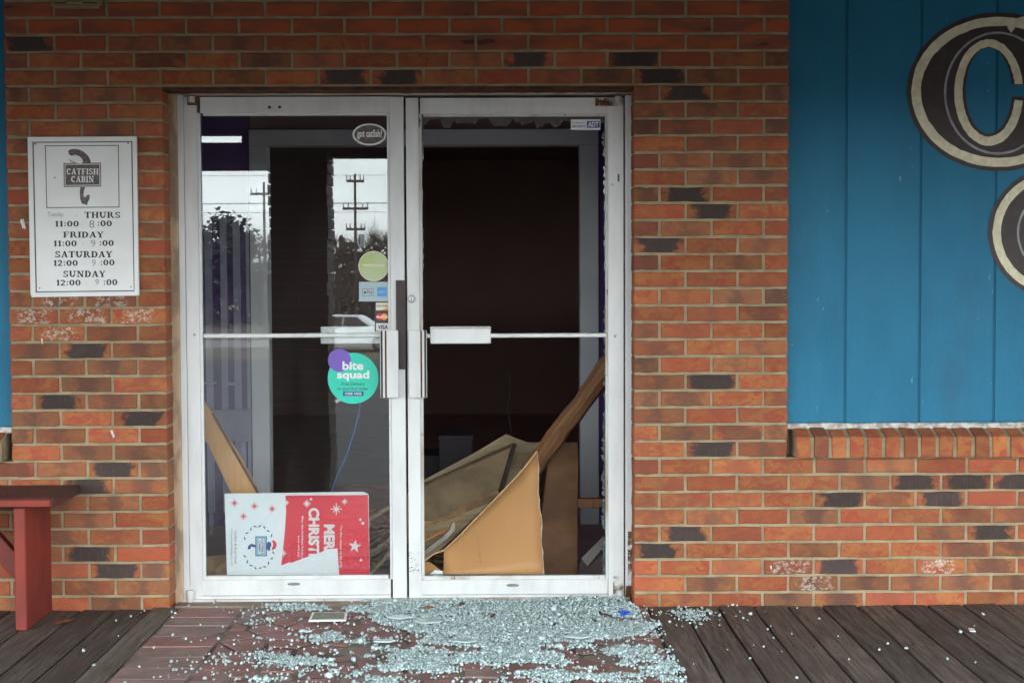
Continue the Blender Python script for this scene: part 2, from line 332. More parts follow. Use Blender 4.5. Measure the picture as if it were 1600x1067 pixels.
for k in range(20000):
    x = R.uniform(-45, 45); h = 4.2+.8*math.sin(x*.5)+.6*math.sin(x*1.7+1); z = -1.5+R.random()**1.1*h*1.1; y = -92+R.gauss(0, 1.5)
    c = Vector((x, y, z)); u = Vector((R.uniform(-1, 1), R.uniform(-.5, .5), R.uniform(-1, 1)))*.26; v = Vector((R.uniform(-1, 1), R.uniform(-.5, .5), R.uniform(-1, 1)))*.26
    m.add([c-u, c+v, c+u, c-v], [(0, 1, 2, 3)])
tag(m.build('far_woodland', simple('woodland', (.062, .052, .042), (.035, .038, .028), .4)), 'dark winter woodland closing the view across the road', 'woodland', kind='stuff')

POLEM = simple('pole_wood', (.10, .08, .065), (.07, .055, .045), 6)
def upole(px, d, top, arms, label):

    b = V(px, 441, d); zt = V(px, top, d).z; z0 = gz(b.y)
    e = empty('utility_pole', (b.x, b.y, z0), label, 'utility pole', 'utility poles across the road')
    MB().tube([(b.x, b.y, z0-.2), (b.x, b.y, zt)], [.095, .065], 8).build('pole', POLEM, e)
    for ay, half in arms:
        za = V(px, ay, d).z
        bx('crossarm', (b.x-half, b.y-.2, za-.07), (b.x+half, b.y-.1, za+.07), POLEM, e)
        for s in (-1, -.6, .6, 1): MB().tube([(b.x+s*half*.95, b.y-.15, za+.07), (b.x+s*half*.95, b.y-.15, za+.32)], [.045, .03], 6).build('insulator', STEEL, e)
    za = V(px, 372, d).z
    MB().tube([(b.x+.35, b.y, za-.5), (b.x+.35, b.y, za+.2)], .15, 10).build('transformer', STEEL, e)
    return b
p1 = upole(556, 80, 272, ((283, .5), (326, .72), (358, .55)), 'tall utility pole with three crossarms mirrored above the lime sticker')
p2 = upole(414, 82, 285, ((303, .8),), 'utility pole mirrored against the pale inner frame upright')
m = MB()
for zy, dx in ((283, .9), (326, -1.4), (326, 1.4), (340, 0)):
    a = V(556, zy, 80); pts = [Vector((a.x+t*30, a.y-1.5*t*t+dx*.3, a.z+.35*0-1.2*(1-abs(2*((t+3) % 1)-1))*0+.3)) for t in (-2, -1, -.3, 0, .5, 1, 2)]
    m.tube(pts, .013, 4, False)
tag(m.build('overhead_wires', DARKM), 'thin overhead wires running between the utility poles', 'wires')

def car(loc, rz, m_body, label):
    e = empty('parked_car', loc, label, 'car'); L = Matrix.Translation(loc) @ Matrix.Rotation(rz, 4, 'Z')
    side = [(-2.2, .35), (-2.2, .8), (-1.95, .95), (-1.15, 1.0), (-.5, 1.43), (.7, 1.45), (1.5, 1.02), (2.15, .92), (2.25, .6), (2.2, .3)]
    m = MB(); n = len(side); vs = []
    for s in (-1, 1):
        for x, z in side: vs.append(L @ Vector((x, s*(.86 if z < 1.01 else .66), z)))
    m.add(vs, [tuple(range(n)), tuple(range(2*n-1, n-1, -1))]+[(i, n+i, n+(i+1) % n, (i+1) % n) for i in range(n)]); m.build('body', m_body, e, .04, 2)
    dg = DARKM
    for s in (-1, 1):
        for q in ([(-.95, 1.03), (-.45, 1.37), (.05, 1.38), (.05, 1.03)], [(.13, 1.03), (.13, 1.38), (.65, 1.38), (1.2, 1.03)]):
            MB().prism([L @ Vector((x, s*(.875 if z < 1.1 else .69), z)) for x, z in q], L.to_3x3() @ Vector((0, s*.01, 0))).build('window', dg, e)
        for x in (-1.4, 1.4):
            w = MB(); w.tube([L @ Vector((x, s*.7, .32)), L @ Vector((x, s*.9, .32))], .32, 16); w = w.build('wheel', dg, e)
            MB().tube([L @ Vector((x, s*.9, .32)), L @ Vector((x, s*.915, .32))], .19, 12).build('rim', STEEL, w)
    for s in (-.6, .6): MB().box((-2.23, s-.16, .62), (-2.18, s+.16, .75), L).build('headlight', WPR, e)
c = V(545, 480, 57)
car((c.x, c.y, gz(c.y)), math.radians(185), simple('silver_car_paint', (.62, .66, .68), (.6, .64, .66), 2, rough=.3), 'white car on the road mirrored beside the card logo stickers')

# ------------------------------------------------------------------ porch: deck, paving, roof, post
XL0, XR0 = -1.265, .56                      # paving runs between these
deck = bx('deck', (-5.2, -3.15, -.35), (5.2, -.0, -.06), simple('deck_underframe', (.03, .024, .02), (.02, .016, .014), 5)); tag(deck, 'weathered grey plank porch deck on both sides of the paving', kind='structure')
def board_mesh(w, y0, y1, th, seed, n=9):
    R = random.Random(seed); m = MB(); prof = [(-w/2, -th), (-w/2, -.004), (-w/2+.004, 0), (w/2-.004, 0), (w/2, -.004), (w/2, -th)]
    for j in range(n+1):
        y = y0+(y1-y0)*j/n; dl, dr = R.gauss(0, .0012), R.gauss(0, .0012); dz = R.gauss(0, .0012)
        for k, (x, z) in enumerate(prof): m.v.append((x+(dl if k < 3 else dr), y, z+dz*(1 if x < 0 else -1)))
    for j in range(n):
        for k in range(5): m.f.append((j*6+k, j*6+k+1, (j+1)*6+k+1, (j+1)*6+k))
        m.f.append((j*6+5, j*6, (j+1)*6, (j+1)*6+5))
    m.f.append(tuple(range(5, -1, -1))); m.f.append(tuple(n*6+k for k in range(6)))
    return m
def boards(x, x1, step, sgn):
    k = 0
    while (x < x1 if sgn > 0 else x > x1):
        w = step-.0085; cx = x+sgn*step/2
        o = board_mesh(w, -3.15, .0 if abs(cx) > 2.1 else -.001, .04, int(cx*1000)).build('board', DECK, deck)
        o.location = (cx, 0, random.gauss(-.002, .0015)); o.rotation_euler = (0, random.gauss(0, .006), random.gauss(0, .0012)); x += sgn*step; k += 1
boards(XR0+.02, 5.2, .1385, 1); boards(XL0-.10, -5.2, .1385, -1)
o = board_mesh(.088, -3.15, .0, .05, 5).build('border_board', OLDWOOD, deck); o.location = (XL0-.052, 0, .006); o['label'] = 'split pale edge board beside the paving'

pave = bx('paving', (XL0-.005, -3.15, -.2), (XR0+.017, .02, -.0035), BED); tag(pave, 'crazy paving of red stones set in dark mortar before the doors', kind='structure')
def stone(pts, m, z):
    n = len(pts); c = sum((Vector(p) for p in pts), Vector((0, 0)))/n
    inn = [Vector(p)+(c-Vector(p)).normalized()*.004 for p in pts]; mb = MB()
    tilt = (random.gauss(0, .008), random.gauss(0, .008))
    mb.add([(p[0]-c.x, p[1]-c.y, -.02) for p in pts]+[(p[0]-c.x, p[1]-c.y, -.003) for p in pts]+[(p.x-c.x, p.y-c.y, (p.x-c.x)*tilt[0]+(p.y-c.y)*tilt[1]) for p in inn],
           [(i, (i+1) % n, n+(i+1) % n, n+i) for i in range(n)]+[(n+i, n+(i+1) % n, 2*n+(i+1) % n, 2*n+i) for i in range(n)]+[tuple(range(2*n, 3*n))])
    o = mb.build('stone', m, pave); o.location = (c.x, c.y, z); return o
y = .012                                     # squared border course at the left
xb = XL0+.255
while y > -3.0:
    h = random.uniform(.13, .155); g = .004
    stone([(XL0+g, y-g), (XL0+g, y-h+g), (xb-g, y-h+g), (xb-g, y-g)], STONE2 if random.random() < .6 or y < -.45 else STONE, random.gauss(-.001, .001)); y -= h
def clip(poly_, a, b, c):                    # keep a*x+b*y<=c
    o_ = []
    for i in range(len(poly_)):
        p, q = poly_[i], poly_[(i+1) % len(poly_)]; dp, dq = a*p[0]+b*p[1]-c, a*q[0]+b*q[1]-c
        if dp <= 0: o_.append(p)
        if dp*dq < 0: t = dp/(dp-dq); o_.append((p[0]+(q[0]-p[0])*t, p[1]+(q[1]-p[1])*t))
    return o_
R = random.Random(21); seeds = []
X0, X1, Y0, Y1 = xb+.012, XR0+.012, -3.13, .012
for k in range(6000):
    p = (R.uniform(X0, X1), R.uniform(Y0, Y1)); need = .072+.05*(mnoise.noise((p[0]*3, p[1]*3, 1))+.5)
    if all(((p[0]-q[0])*.8)**2+((p[1]-q[1])*1.15)**2 > need**2 for q in seeds): seeds.append(p)
for p in seeds:
    pl = [(X0, Y0), (X1, Y0), (X1, Y1), (X0, Y1)]
    for q in seeds:
        if q is p or (p[0]-q[0])**2+(p[1]-q[1])**2 > .3: continue
        # anisotropic bisector, pulled back by half a joint
        a, b = q[0]-p[0], q[1]-p[1]; L = math.hypot(a, b); mxp = ((p[0]+q[0])/2, (p[1]+q[1])/2)
        pl = clip(pl, a/L, b/L, (a*mxp[0]+b*mxp[1])/L-.0078)
        if len(pl) < 3: break
    if len(pl) >= 3:
        area = abs(sum(pl[i][0]*pl[(i+1) % len(pl)][1]-pl[(i+1) % len(pl)][0]*pl[i][1] for i in range(len(pl))))/2
        if area > .0012: stone(pl, STONE if R.random() < .8 else STONE2, R.gauss(-.001, .0012))

roof = empty('porch_roof', (0, 0, 2.5), 'low dark porch roof above the doorway and deck', 'roof')
bx('ceiling_panel', (-14, -3.2, 2.50), (14, 0.3, 2.56), SOFF, roof); bx('roof_slab', (-14.2, -3.4, 2.565), (14.2, 8.5, 2.72), SOFF, roof)  # roof and beams made extra long to keep side light off the wall
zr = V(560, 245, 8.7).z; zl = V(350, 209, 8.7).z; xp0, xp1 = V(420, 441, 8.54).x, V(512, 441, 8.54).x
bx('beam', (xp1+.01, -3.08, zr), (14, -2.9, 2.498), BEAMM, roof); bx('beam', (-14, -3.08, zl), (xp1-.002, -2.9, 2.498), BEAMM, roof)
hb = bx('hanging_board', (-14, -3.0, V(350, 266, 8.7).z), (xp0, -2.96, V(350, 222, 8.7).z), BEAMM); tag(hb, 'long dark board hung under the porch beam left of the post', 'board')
m = MB(); a = V(376, 222, 8.7)
m.box((a.x, -3.0, V(350, 266, 8.7).z+.003), (xp0-.003, -2.95, zl-.002)); m.build('hanger', BEAMM, hb)
post = empty('porch_post', ((xp0+xp1)/2, -2.95, -.0), 'brick porch post at the deck edge mirrored as a dark band in the left pane', 'post')
pc = Vector(((xp0+xp1)/2, -2.95)); hw = (xp1-xp0)/2
bx('core', (pc.x-hw+.012, -3.1, 0), (pc.x+hw-.012, -2.80, zl-.002), MORTAR, post)

# ------------------------------------------------------------------ brick wall
def brick_mesh(w, h, d, seed):
    R = random.Random(seed); e = .0032; pts = []
    for (ax, az, bx_, bz, n) in ((-w/2, -h/2, w/2, -h/2, 4), (w/2, -h/2, w/2, h/2, 1), (w/2, h/2, -w/2, h/2, 4), (-w/2, h/2, -w/2, -h/2, 1)):
        for k in range(n): t = (k+(R.uniform(-.25, .25) if k else 0))/n; pts.append((ax+(bx_-ax)*t, az+(bz-az)*t))
    pts = [(x+R.gauss(0, .0008), z+R.gauss(0, .0009)) for x, z in pts]; n = len(pts)
    v = [(x, d, z) for x, z in pts]+[(x, e*.8, z) for x, z in pts]+[(x-math.copysign(min(e, abs(x)), x), R.gauss(0, .0004), z-math.copysign(min(e, abs(z)), z)*.8) for x, z in pts]
    f = [(i, (i+1) % n, n+(i+1) % n, n+i) for i in range(n)]+[(n+i, n+(i+1) % n, 2*n+(i+1) % n, 2*n+i) for i in range(n)]+[tuple(range(2*n, 3*n))]
    me = bpy.data.meshes.new('brick'); me.from_pydata(v, [], f); bm = bmesh.new(); bm.from_mesh(me); bmesh.ops.recalc_face_normals(bm, faces=bm.faces)
    # recalc may flip open shells: make the face look to -y
    bm.faces.ensure_lookup_table()
    if max(bm.faces, key=lambda q: q.calc_area() if abs(q.normal.y) > .9 else 0).normal.y > 0: bmesh.ops.reverse_faces(bm, faces=bm.faces)
    bm.to_mesh(me); bm.free(); me.materials.append(B_MAT); return me
_bm = {}
def bmesh_for(w, h, d=.1, var=0):
    k = (round(w, 3), round(h, 3), d, var % 5)
    if k not in _bm: _bm[k] = brick_mesh(w, h, d, hash(k) % 9999)
    return _bm[k]
zs = [1.5826-.0666*k for k in range(0, 25)]; zrow = [(1.5826-.0666*k, 1.5826-.0666*(k+1), k) for k in range(24)]
zrow += [(1.5826+.0653*(k+1), 1.5826+.0653*k, -(k+1)) for k in range(15)]
zrow.append((-.0158, -.058, 24))
OPL, OPR, OPT = -1.297, .529, 2.036; PL, PR, SILL = -1.905, 1.133, .584
def spans(z1, z0, k):
    """horizontal stretches of brickwork in a course"""
    zc = (z0+z1)/2; L = []
    lo = -4.8 if zc < SILL else PL; hi = 4.8 if zc < SILL else PR
    if zc < OPT and zc > -.1: L = [(lo, OPL, 'L'), (OPR, hi, 'R')]
    else: L = [(lo, hi, 'T')]
    return L
def joint_x(n): # joint positions of course type A
    x = .7316+.2037*n
    if n > 2: x = 1.139+.2008*(n-2)
    return x
wall = empty('brick_wall', (0, .05, 0), 'red and charcoal brick wall around the aluminium double doors', 'wall')
dark_px = [(44,69),(822,92),(990,92),(541,121),(626,121),(1041,118),(1102,145),(1072,304),(1112,330),(1034,383),(1115,596),(90,631),(215,657),(134,551),(176,736),(138,761)if 0 else (118,761),(1113,701),(124,866),(182,891),(1315,781),(1428,756),(1506,756),(1586,756),(1468,782),(1555,835),(1035,858),(1310,886),(1068,832),(1398,862)if 0 else (1240,62),(1190,40),(990,12)]
scr_px = [(90,470),(160,470),(200,478),(75,495),(150,498),(190,497),(1230,886),(1472,886),(1250,912),(112,524)]
brown_px = [(1153,782)] 
DK = [P(*p) for p in dark_px]; SC = [P(*p) for p in scr_px]
allb = []
for z1, z0, k in zrow:
    h = z1-z0-.0108
    for lo, hi, w_ in spans(z1, z0, k):
        js = [lo]+[j for n in range(-32, 26) for j in [joint_x(n) + (0 if k % 2 == 0 else (.1018 if n < 2 else .1004))] if lo+.05 < j < hi-.05]+[hi]
        for a, b in zip(js[:-1], js[1:]):
            a2 = a+(.0 if a == lo and w_ != 'x' else .0056); b2 = b-(.0 if b == hi else .0056)
            allb.append(((a2+b2)/2, (z0+z1)/2, b2-a2, h))
def vis(b):
    x, z, w, h = b; return -2.02 < x < 2.06 and z < 2.36 and z > .0
order = sorted(allb, key=lambda b: (0 if vis(b) else 1, 0 if b[1] < 2.3 else 1, abs(b[0])*0+b[1]))
NB = 300
rest = bmesh.new(); R = random.Random(3)
for i, (x, z, w, h) in enumerate(order):
    dk = any(abs(p.x-x) < w/2 and abs(p.z-z) < .033 for p in DK); sc = any(abs(p.x-x) < w/2 and abs(p.z-z) < .033 for p in SC)
    if not vis((x, z, w, h)) and R.random() < .09: dk = True
    t = R.random(); red = R.random()*.9 if R.random() < .5 else 0; br = R.uniform(.5, 1) if t < .42 else R.uniform(0, .35)
    colr = (1.0 if dk else (R.uniform(.3, .55) if R.random() < .07 else 0), red, .3 if dk else br, .1 if sc else 1.0)
    me = bmesh_for(w, h, .1, R.randrange(5))
    flip = R.random() < .5; jy = R.gauss(0, .0007); rz = R.gauss(0, .003)
    if i < NB:
        o = bpy.data.objects.new('brick', me); COL.objects.link(o); o.parent = wall
        o.location = (x, jy-.05, z+R.gauss(0, .0006)); o.rotation_euler = (R.gauss(0, .004), R.gauss(0, .0035), 0); o.color = colr
    else:
        t2 = bmesh.new(); t2.from_mesh(me); bmesh.ops.transform(t2, matrix=Matrix.Translation((x, jy, z)), verts=t2.verts)
        tm = bpy.data.meshes.new('t'); t2.to_mesh(tm); t2.free(); rest.from_mesh(tm); bpy.data.meshes.remove(tm)
rm = bpy.data.meshes.new('brickwork'); rest.to_mesh(rm); rest.free()
def rest_mat():
    t = MT('far_brick'); co = t.coord((4.9, 1, 15)); v = t.N('TexNoise'); t.l.new(co, v.inputs[0]); v.inputs['Scale'].default_value = 1.1
    n2 = t.noise(t.coord(), 40, 5, .6); col = t.mix(t.step(v.outputs[0], .4, .6), (.40, .10, .032), (.22, .075, .04)); col = t.mix(t.step(v.outputs[0], .66, .72), col, (.035, .028, .026))
    t.bump(n2, .5, .002); return t.fin(t.mix(t.math('MULTIPLY', n2, .35), col, (.3, .06, .03)), .8)
o = link('brickwork', rm, rest_mat(), wall); o['kind'] = 'stuff'
# mortar backing, butted around the opening
mb = MB(); f = .0042
def mort(x0, x1, z0, z1, y1=.1): mb.box((x0, f, z0), (x1, y1, z1))
mort(-4.8, OPL-.004, -.06, SILL-.0); mort(PL+.004, OPL-.004, SILL, OPT); mort(OPR+.004, PR-.004, SILL, OPT); mort(OPR+.004, 4.8, -.06, SILL)
mort(PL+.004, PR-.004, OPT+.001, 2.5)
mb.build('mortar', MORTAR, wall)
bx('lintel_steel', (OPL-.05, .008, OPT-.012), (OPR+.05, .1, OPT+.0), RUST, wall)
bx('wall_backing', (-4.8, .101, -.3), (OPL-.003, .2, 2.5), ROOM, wall); bx('wall_backing', (OPR+.003, .101, -.3), (4.8, .2, 2.5), ROOM, wall); bx('wall_backing', (OPL-.002, .101, OPT+.002), (OPR+.002, .2, 2.5), ROOM, wall)
# paint streak scratches
def scratch(px, py, w, h, a):
    m = MB(); R = random.Random(int(px))
    for k in range(3):
        ox = R.uniform(-w*.4, w*.4); p = [(px+ox-w*.14+a*-h/2, py-h/2+R.uniform(0, h*.3)), (px+ox+w*.14+a*-h/2, py-h/2), (px+ox+w*.16+a*h/2, py+h/2-R.uniform(0, h*.2)), (px+ox-w*.05+a*h/2, py+h/2)]
        m.prism([P(x, y, -.0022) for x, y in p], Vector((0, .001, 0)))
    m.build('paint_fleck', WPR, wall)
scratch(175, 678, 6, 12, .3); scratch(34, 350, 9, 16, .2); scratch(66, 533, 3, 9, .1); scratch(1205, 886, 2, 6, .1)

# brick facing of the porch post
m = MB(); R = random.Random(9); z = .005; k = 0
while z < zl-.055:
    for s in (0, 1):
        off = R.gauss(0, .004)
        if k % 2: m.box((pc.x-hw+off, -3.12, z), (pc.x-.006, -2.78, z+.057)); m.box((pc.x+.006, -3.12, z), (pc.x+hw+off, -2.78, z+.057))
        else: m.box((pc.x-hw+off, -3.118, z), (pc.x+hw+off, -2.782, z+.057))
        break
    z += .067; k += 1
m.build('brick_course', simple('dark_post_brick', (.06, .032, .027), (.03, .02, .018), 8, bump=.5), post)

# ------------------------------------------------------------------ sills and blue panels
def sill(name, x0, x1, label):
    e = empty(name, ((x0+x1)/2, 0, .6), label, 'window sill', 'brick sills under the blue panels'); step = .0700; x = x0; R = random.Random(int(x0*100)+5)
    prof = [(-.040, .586), (.085, .586), (.085, .709), (-.034, .669), (-.040, .664)]
    vs = []
    for vv in range(4):
        m = MB(); w = .0545; n = len(prof); j = [R.gauss(0, .0012) for _ in range(10)]
        m.add([(-w/2+j[i], y, z-.64) for i, (y, z) in enumerate(prof)]+[(w/2+j[i+5], y, z-.64) for i, (y, z) in enumerate(prof)], [tuple(range(n)), tuple(range(2*n-1, n-1, -1))]+[(i, n+i, n+(i+1) % n, (i+1) % n) for i in range(n)])
        o = m.build('brick', B_MAT, None, .0025); vs.append(o.data); bpy.data.objects.remove(o)
    while x+.06 < x1:
        o = bpy.data.objects.new('brick', vs[R.randrange(4)]); COL.objects.link(o); o.parent = e
        o.location = (x+.031-e.location.x, R.gauss(0, .0012), .64-.6+R.gauss(0, .001)); o.rotation_euler = (0, R.gauss(0, .012), R.gauss(0, .012)); o.color = (R.choice((0, 0, 0, 0, 0, 0, .45)), 0, R.uniform(0, .12), 1); x += step
    m = MB(); prof2 = [(-.034, .588), (.084, .588), (.084, .706), (-.031, .664)]; n = 4
    m.add([(x0+.002, y, z) for y, z in prof2]+[(min(x, x1)-.004, y, z) for y, z in prof2], [tuple(range(n)), tuple(range(2*n-1, n-1, -1))]+[(i, n+i, n+(i+1) % n, (i+1) % n) for i in range(n)])
    m.build('mortar', MORTAR, e)
sill('brick_sill', P(1240, 700).x, 4.8, 'row of upright bricks forming the sill under the blue panel on the right')
sill('brick_sill', -4.8, P(14, 700).x, 'stub of brick sill at the left edge of the photo above the bench')
def panel(x0, x1, grooves, label):
    e = empty('painted_panel', ((x0+x1)/2, .06, .7), label, 'wall panel'); xs_ = [x0]+grooves+[x1]
    for a, b in zip(xs_[:-1], xs_[1:]): MB().box((a+.0007, .055, .713), (b-.0007, .072, 2.5)).build('board', BLUE, e, .0055, 3)
    bx('backing', (x0, .0645, .7165), (x1, .099, 2.5), BLUE, e)
    m = MB(); n = 60; R = random.Random(4); top = []
    for i in range(n+1):
        x = x0+(x1-x0)*i/n; z = .712+R.gauss(0, .0016); m.v += [(x, .040+R.gauss(0, .003), .692), (x, .048, z), (x, .060, z+.002), (x, .060, .690)]
    for i in range(n):
        for k in range(4): m.f.append((i*4+k, i*4+(k+1) % 4, i*4+4+(k+1) % 4, i*4+4+k))
    m.build('caulk', simple('dirty_white_caulk'+str(int(x0)), (.62, .60, .56), (.30, .27, .23), 40, rough=.7, bump=.3), e)
    return e
g0 = [P(p, 450, .055).x for p in (1321, 1437, 1554)]
pr = panel(1.130, 4.8, g0+[g0[2]+.297*i for i in range(1, 10)], 'blue painted board panel with a big cream outlined letter at right')
panel(-4.8, -1.903, [-4.6, -4.3, -4.0, -3.7, -3.4, -3.1, -2.8, -2.5, -2.2], 'sliver of blue board panel at the left edge of the photo')

# mural letters, painted flat on the boards
def ell(cx, cy, rx, ry, a0=0, a1=360, n=56, wob=0.0, tilt=0.0, seed=1):
    R = random.Random(seed); o_ = []
    for i in range(n+(0 if a1-a0 >= 360 else 1)):
        a = math.radians(a0+(a1-a0)*i/n); k = 1+R.uniform(-wob, wob); x, y_ = rx*k*math.cos(a), -ry*k*math.sin(a)
        o_.append((cx+x+tilt*y_, cy+y_))
    return o_
def ring(oc, ic, Y, m, parent, name='painted_letter', lab=None):
    a = [P(x, y, Y) for x, y in oc]; b = [P(x, y, Y) for x, y in ic]; n = len(a); closed = lab != 'open'
    mb = MB(); mb.add(a+b, [(i, (i+1) % n, n+(i+1) % n, n+i) for i in range(n if closed else n-1)]); return mb.build(name, m, parent)
YB = .055
def letterC(cx, cy, s, gap, k):
    # gap: half-angle of the mouth of the C
    L = lambda rx, ry, dx=0, dy=0, g=gap, w=.004, sd=1: ell(cx+dx*s, cy+dy*s, rx*s, ry*s, g, 360-g, 80, w, 0, sd+k)
    ring(L(146, 125, 0, 0, gap*.55, .004, 1), L(24, 55, -10, 0, gap*.55, .004, 2), YB-.0012, BRNBLK, pr, lab='open')
    ring(L(138, 117, 0, 0, gap*.6, .007, 3), L(122, 104, 0, 0, gap*.6, .006, 4), YB-.0024, CREAM, pr, lab='open')
    ring(L(84, 97, -5, 3, gap*.7, .004, 5), L(80.5, 93.5, -5, 3, gap*.7, .003, 6), YB-.0024, SILV, pr, lab='open')
    ring(L(68, 83, -2, 1, gap*.75, .01, 7), L(54, 70, -2, 1, gap*.75, .01, 8), YB-.0024, CREAM, pr, lab='open')
def capC(cx, cy, s, k):
    gp = 12
    e_ = lambda rx, ry, dx=0, dy=0, w=.004, sd=1, g=gp: ell(cx+dx*s, cy+dy*s, rx*s, ry*s, g, 360-g, 80, w, 0, sd+k)
    ring(e_(143, 124, 0, 0, .003, 1, 3), e_(36, 67, -15, -2, .006, 2, 8), YB-.0012, BRNBLK, pr, lab='open')
    ring(e_(136, 117, 0, 0, .004, 3, 6), e_(121, 103, 0, 0, .006, 4, 7), YB-.0024, CREAM, pr, lab='open')
    ring(e_(84, 96, -1, 2, .002, 5, 8), e_(80.5, 92.5, -1, 2, .003, 6, 8), YB-.0024, SILV, pr, lab='open')
    ring(e_(54, 83, -15, 1, .008, 7, 9), e_(41, 70, -15, 0, .01, 8, 10), YB-.0024, CREAM, pr, lab='open')
capC(1560, 144, 1.0, 0)
capC(1645, 362, .72*1.0, 30) if 0 else None
def lowC():
    cx, cy = 1655, 364
    e_ = lambda rx, ry, sd, g: ell(cx, cy, rx, ry, g, 360-g, 80, .004, 0, sd)
    ring(e_(111, 104, 1, 8), e_(30, 40, 2, 16), YB-.0016, BRNBLK, pr, lab='open'); ring(e_(104, 97, 3, 10), e_(91, 85, 4, 10), YB-.003, CREAM, pr, lab='open')
    ring(e_(66, 68, 5, 12), e_(62.5, 64.5, 6, 12), YB-.003, SILV, pr, lab='open'); ring(e_(54, 58, 7, 14), e_(44, 48, 8, 14), YB-.003, CREAM, pr, lab='open')
lowC()
# notched serif on top of the big letter
ring([(1574, 44), (1578, 34), (1586, 30), (1600, 26), (1625, 24), (1650, 30)], [(1580, 52), (1586, 44), (1592, 40), (1604, 37), (1626, 36), (1650, 42)], YB-.0034, CREAM, pr, lab='open')

# ------------------------------------------------------------------ doors
dfr = empty('door_frame', (-.38, .15, 0), 'weathered aluminium and wood frame around the two glass doors', 'door frame')
YF = .118
pbx('wood_jamb', 266, 147, 281, 950, .098, .08, JAMBW, dfr, .004)
pbx('jamb', 280.5, 149, 291, 947, YF-.006, .08, ALU, dfr, .002)
pbx('jamb', 977, 149, 990, 946, YF-.006, .08, ALU, dfr, .002)
pbx('wood_jamb', 988, 147, 996, 950, .104, .08, JAMBW, dfr, .003)
pbx('header', 262, 137, 998, 148.5, YF-.004, .08, GRIME, dfr, .002)
pbx('header_stop', 281, 144, 988, 147.5, YF-.010, .02, JAMBW, dfr, .001)
bx('frame_filler', (OPL, .185, 1.98), (OPR, .199, OPT), DARKM, dfr); bx('frame_filler', (OPL, .179, 0), (P(284, 500, .17).x, .199, 1.98), DARKM, dfr)
bx('frame_filler', (P(984, 500, .17).x, .179, 0), (OPR, .199, 1.98), DARKM, dfr)
pbx('rust_stain', 978, 915, 987, 946, YF-.0075, .001, RUST, dfr, 0)
thr = empty('threshold', (-.38, .1, 0), 'worn concrete and metal door threshold with glass crumbs', 'threshold')
bx('metal_strip', (OPL+.02, .10, -.008), (OPR-.005, .24, .012), GRIME, thr, .003); bx('concrete_strip', (OPL+.01, .022, -.009), (OPR-.003, .099, .005), CONC, thr, .004)

def door(x0, x1, sl, sr, lab):
    """x0,x1 outer edges, sl,sr inner edges of the stiles (photo pixels)"""
    e = empty('glass_door', (P((x0+x1)/2, 550, YF).x, YF, .02), lab, 'door', 'aluminium double doors'); yt = 151.5 if x0 < 400 else 153; yb = 941.5 if x0 < 400 else 940
    T, B = yt+25, 903
    pbx('stile', x0, yt, sl, yb, YF, .044, ALU, e); pbx('stile', sr, yt, x1, yb, YF, .044, ALU, e)
    pbx('top_rail', sl+.3, yt, sr-.3, T, YF+.001, .042, ALU, e); pbx('bottom_rail', sl+.3, B+2, sr-.3, yb-12, YF+.001, .042, ALU, e); pbx('kick_strip', sl+.3, yb-11.4, sr-.3, yb, YF-.002, .045, ALU, e)
    # glazing stops
    m = MB()
    for q in ((sl, T, sl+5, B+2), (sr-4, T, sr, B+2)): m.box(*pxbox(*q, YF+.008, .012))
    for q in ((sl+5, T, sr-4, T+4.5), (sl+5, B-4, sr-4, B+2)): m.box(*pxbox(*q, YF+.009, .012))
    m.build('glazing_stop', GRIME if x0 > 400 else ALU, e, .001)
    pbx('crossbar', sl+5, 521, sr-2, 527.5, YF-.004, .03, ALU, e, .003)
    return e
d1 = door(292, 633, 312, 611, 'left glass door with its pane whole and stickers on it')
d2 = door(636.5, 974.5, 656, 950, 'right glass door with its pane smashed out')
pane = pbx('pane', 314, 178, 609, 902, .1385, .0055, PANE, d1, 0)
# push plates behind the crossbar, pulls in front
pl = pbx('push_plate', 501, 510, 606, 537, YF+.03, .012, ALU, d1); pl = pbx('push_plate', 672, 510, 767, 537, YF-.008, .012, ALU, d2, .003)
pbx('push_plate_lip', 672, 511.5, 767, 514, YF-.012, .004, GRIME, d2); 
def pull(x0, x1, flip, parent):
    e = pbx('pull_handle', x0, 516, x1, 621.5, YF-.034, .006, ALU, parent, .002)
    w = (x1-x0); g = [(x0+1, x0+4), (x0+7.5, x0+10)] if not flip else [(x1-10, x1-7.5), (x1-4, x1-1)]
    for a, b in g: pbx('groove', a, 516.5, b, 621, YF-.0355, .0017, DARKM if (a < x0+3 or b > x1-2) else RUST, e, 0)
    for yy_ in (530, 608): pbx('bracket', (x0+x1)/2-4, yy_-5, (x0+x1)/2+4, yy_+5, YF-.0278, .030, ALU, e)
    xs_ = x0+11 if not flip else x1-11
    return e
pull(594, 622.5, False, d1); pull(638.5, 667, True, d2)
pbx('latch_guard', 619, 438, 634, 577, YF-.012, .01, DARKM, d1, .001)
c = P(643, 467, YF)
lk = MB().tube([(c.x, YF-.010, c.z), (c.x, YF+.002, c.z)], .0165, 24).build('lock_cylinder', STEEL, d2, .002, 2); MB().tube([(c.x, YF-.0125, c.z), (c.x, YF-.009, c.z)], .009, 16).build('lock_plug', ALU, lk)
MB().box((c.x-.0015, YF-.0135, c.z-.007), (c.x+.0015, YF-.012, c.z+.004)).build('keyway', DARKM, lk)
for (px, dd) in ((298.5, d1), (968.5, d2)):
    c = P(px, 931, YF); MB().tube([(c.x, YF-.012, c.z-.030), (c.x, YF-.012, c.z+.028)], .016, 16).build('pivot_hinge', GRIME, dd, .003, 2)
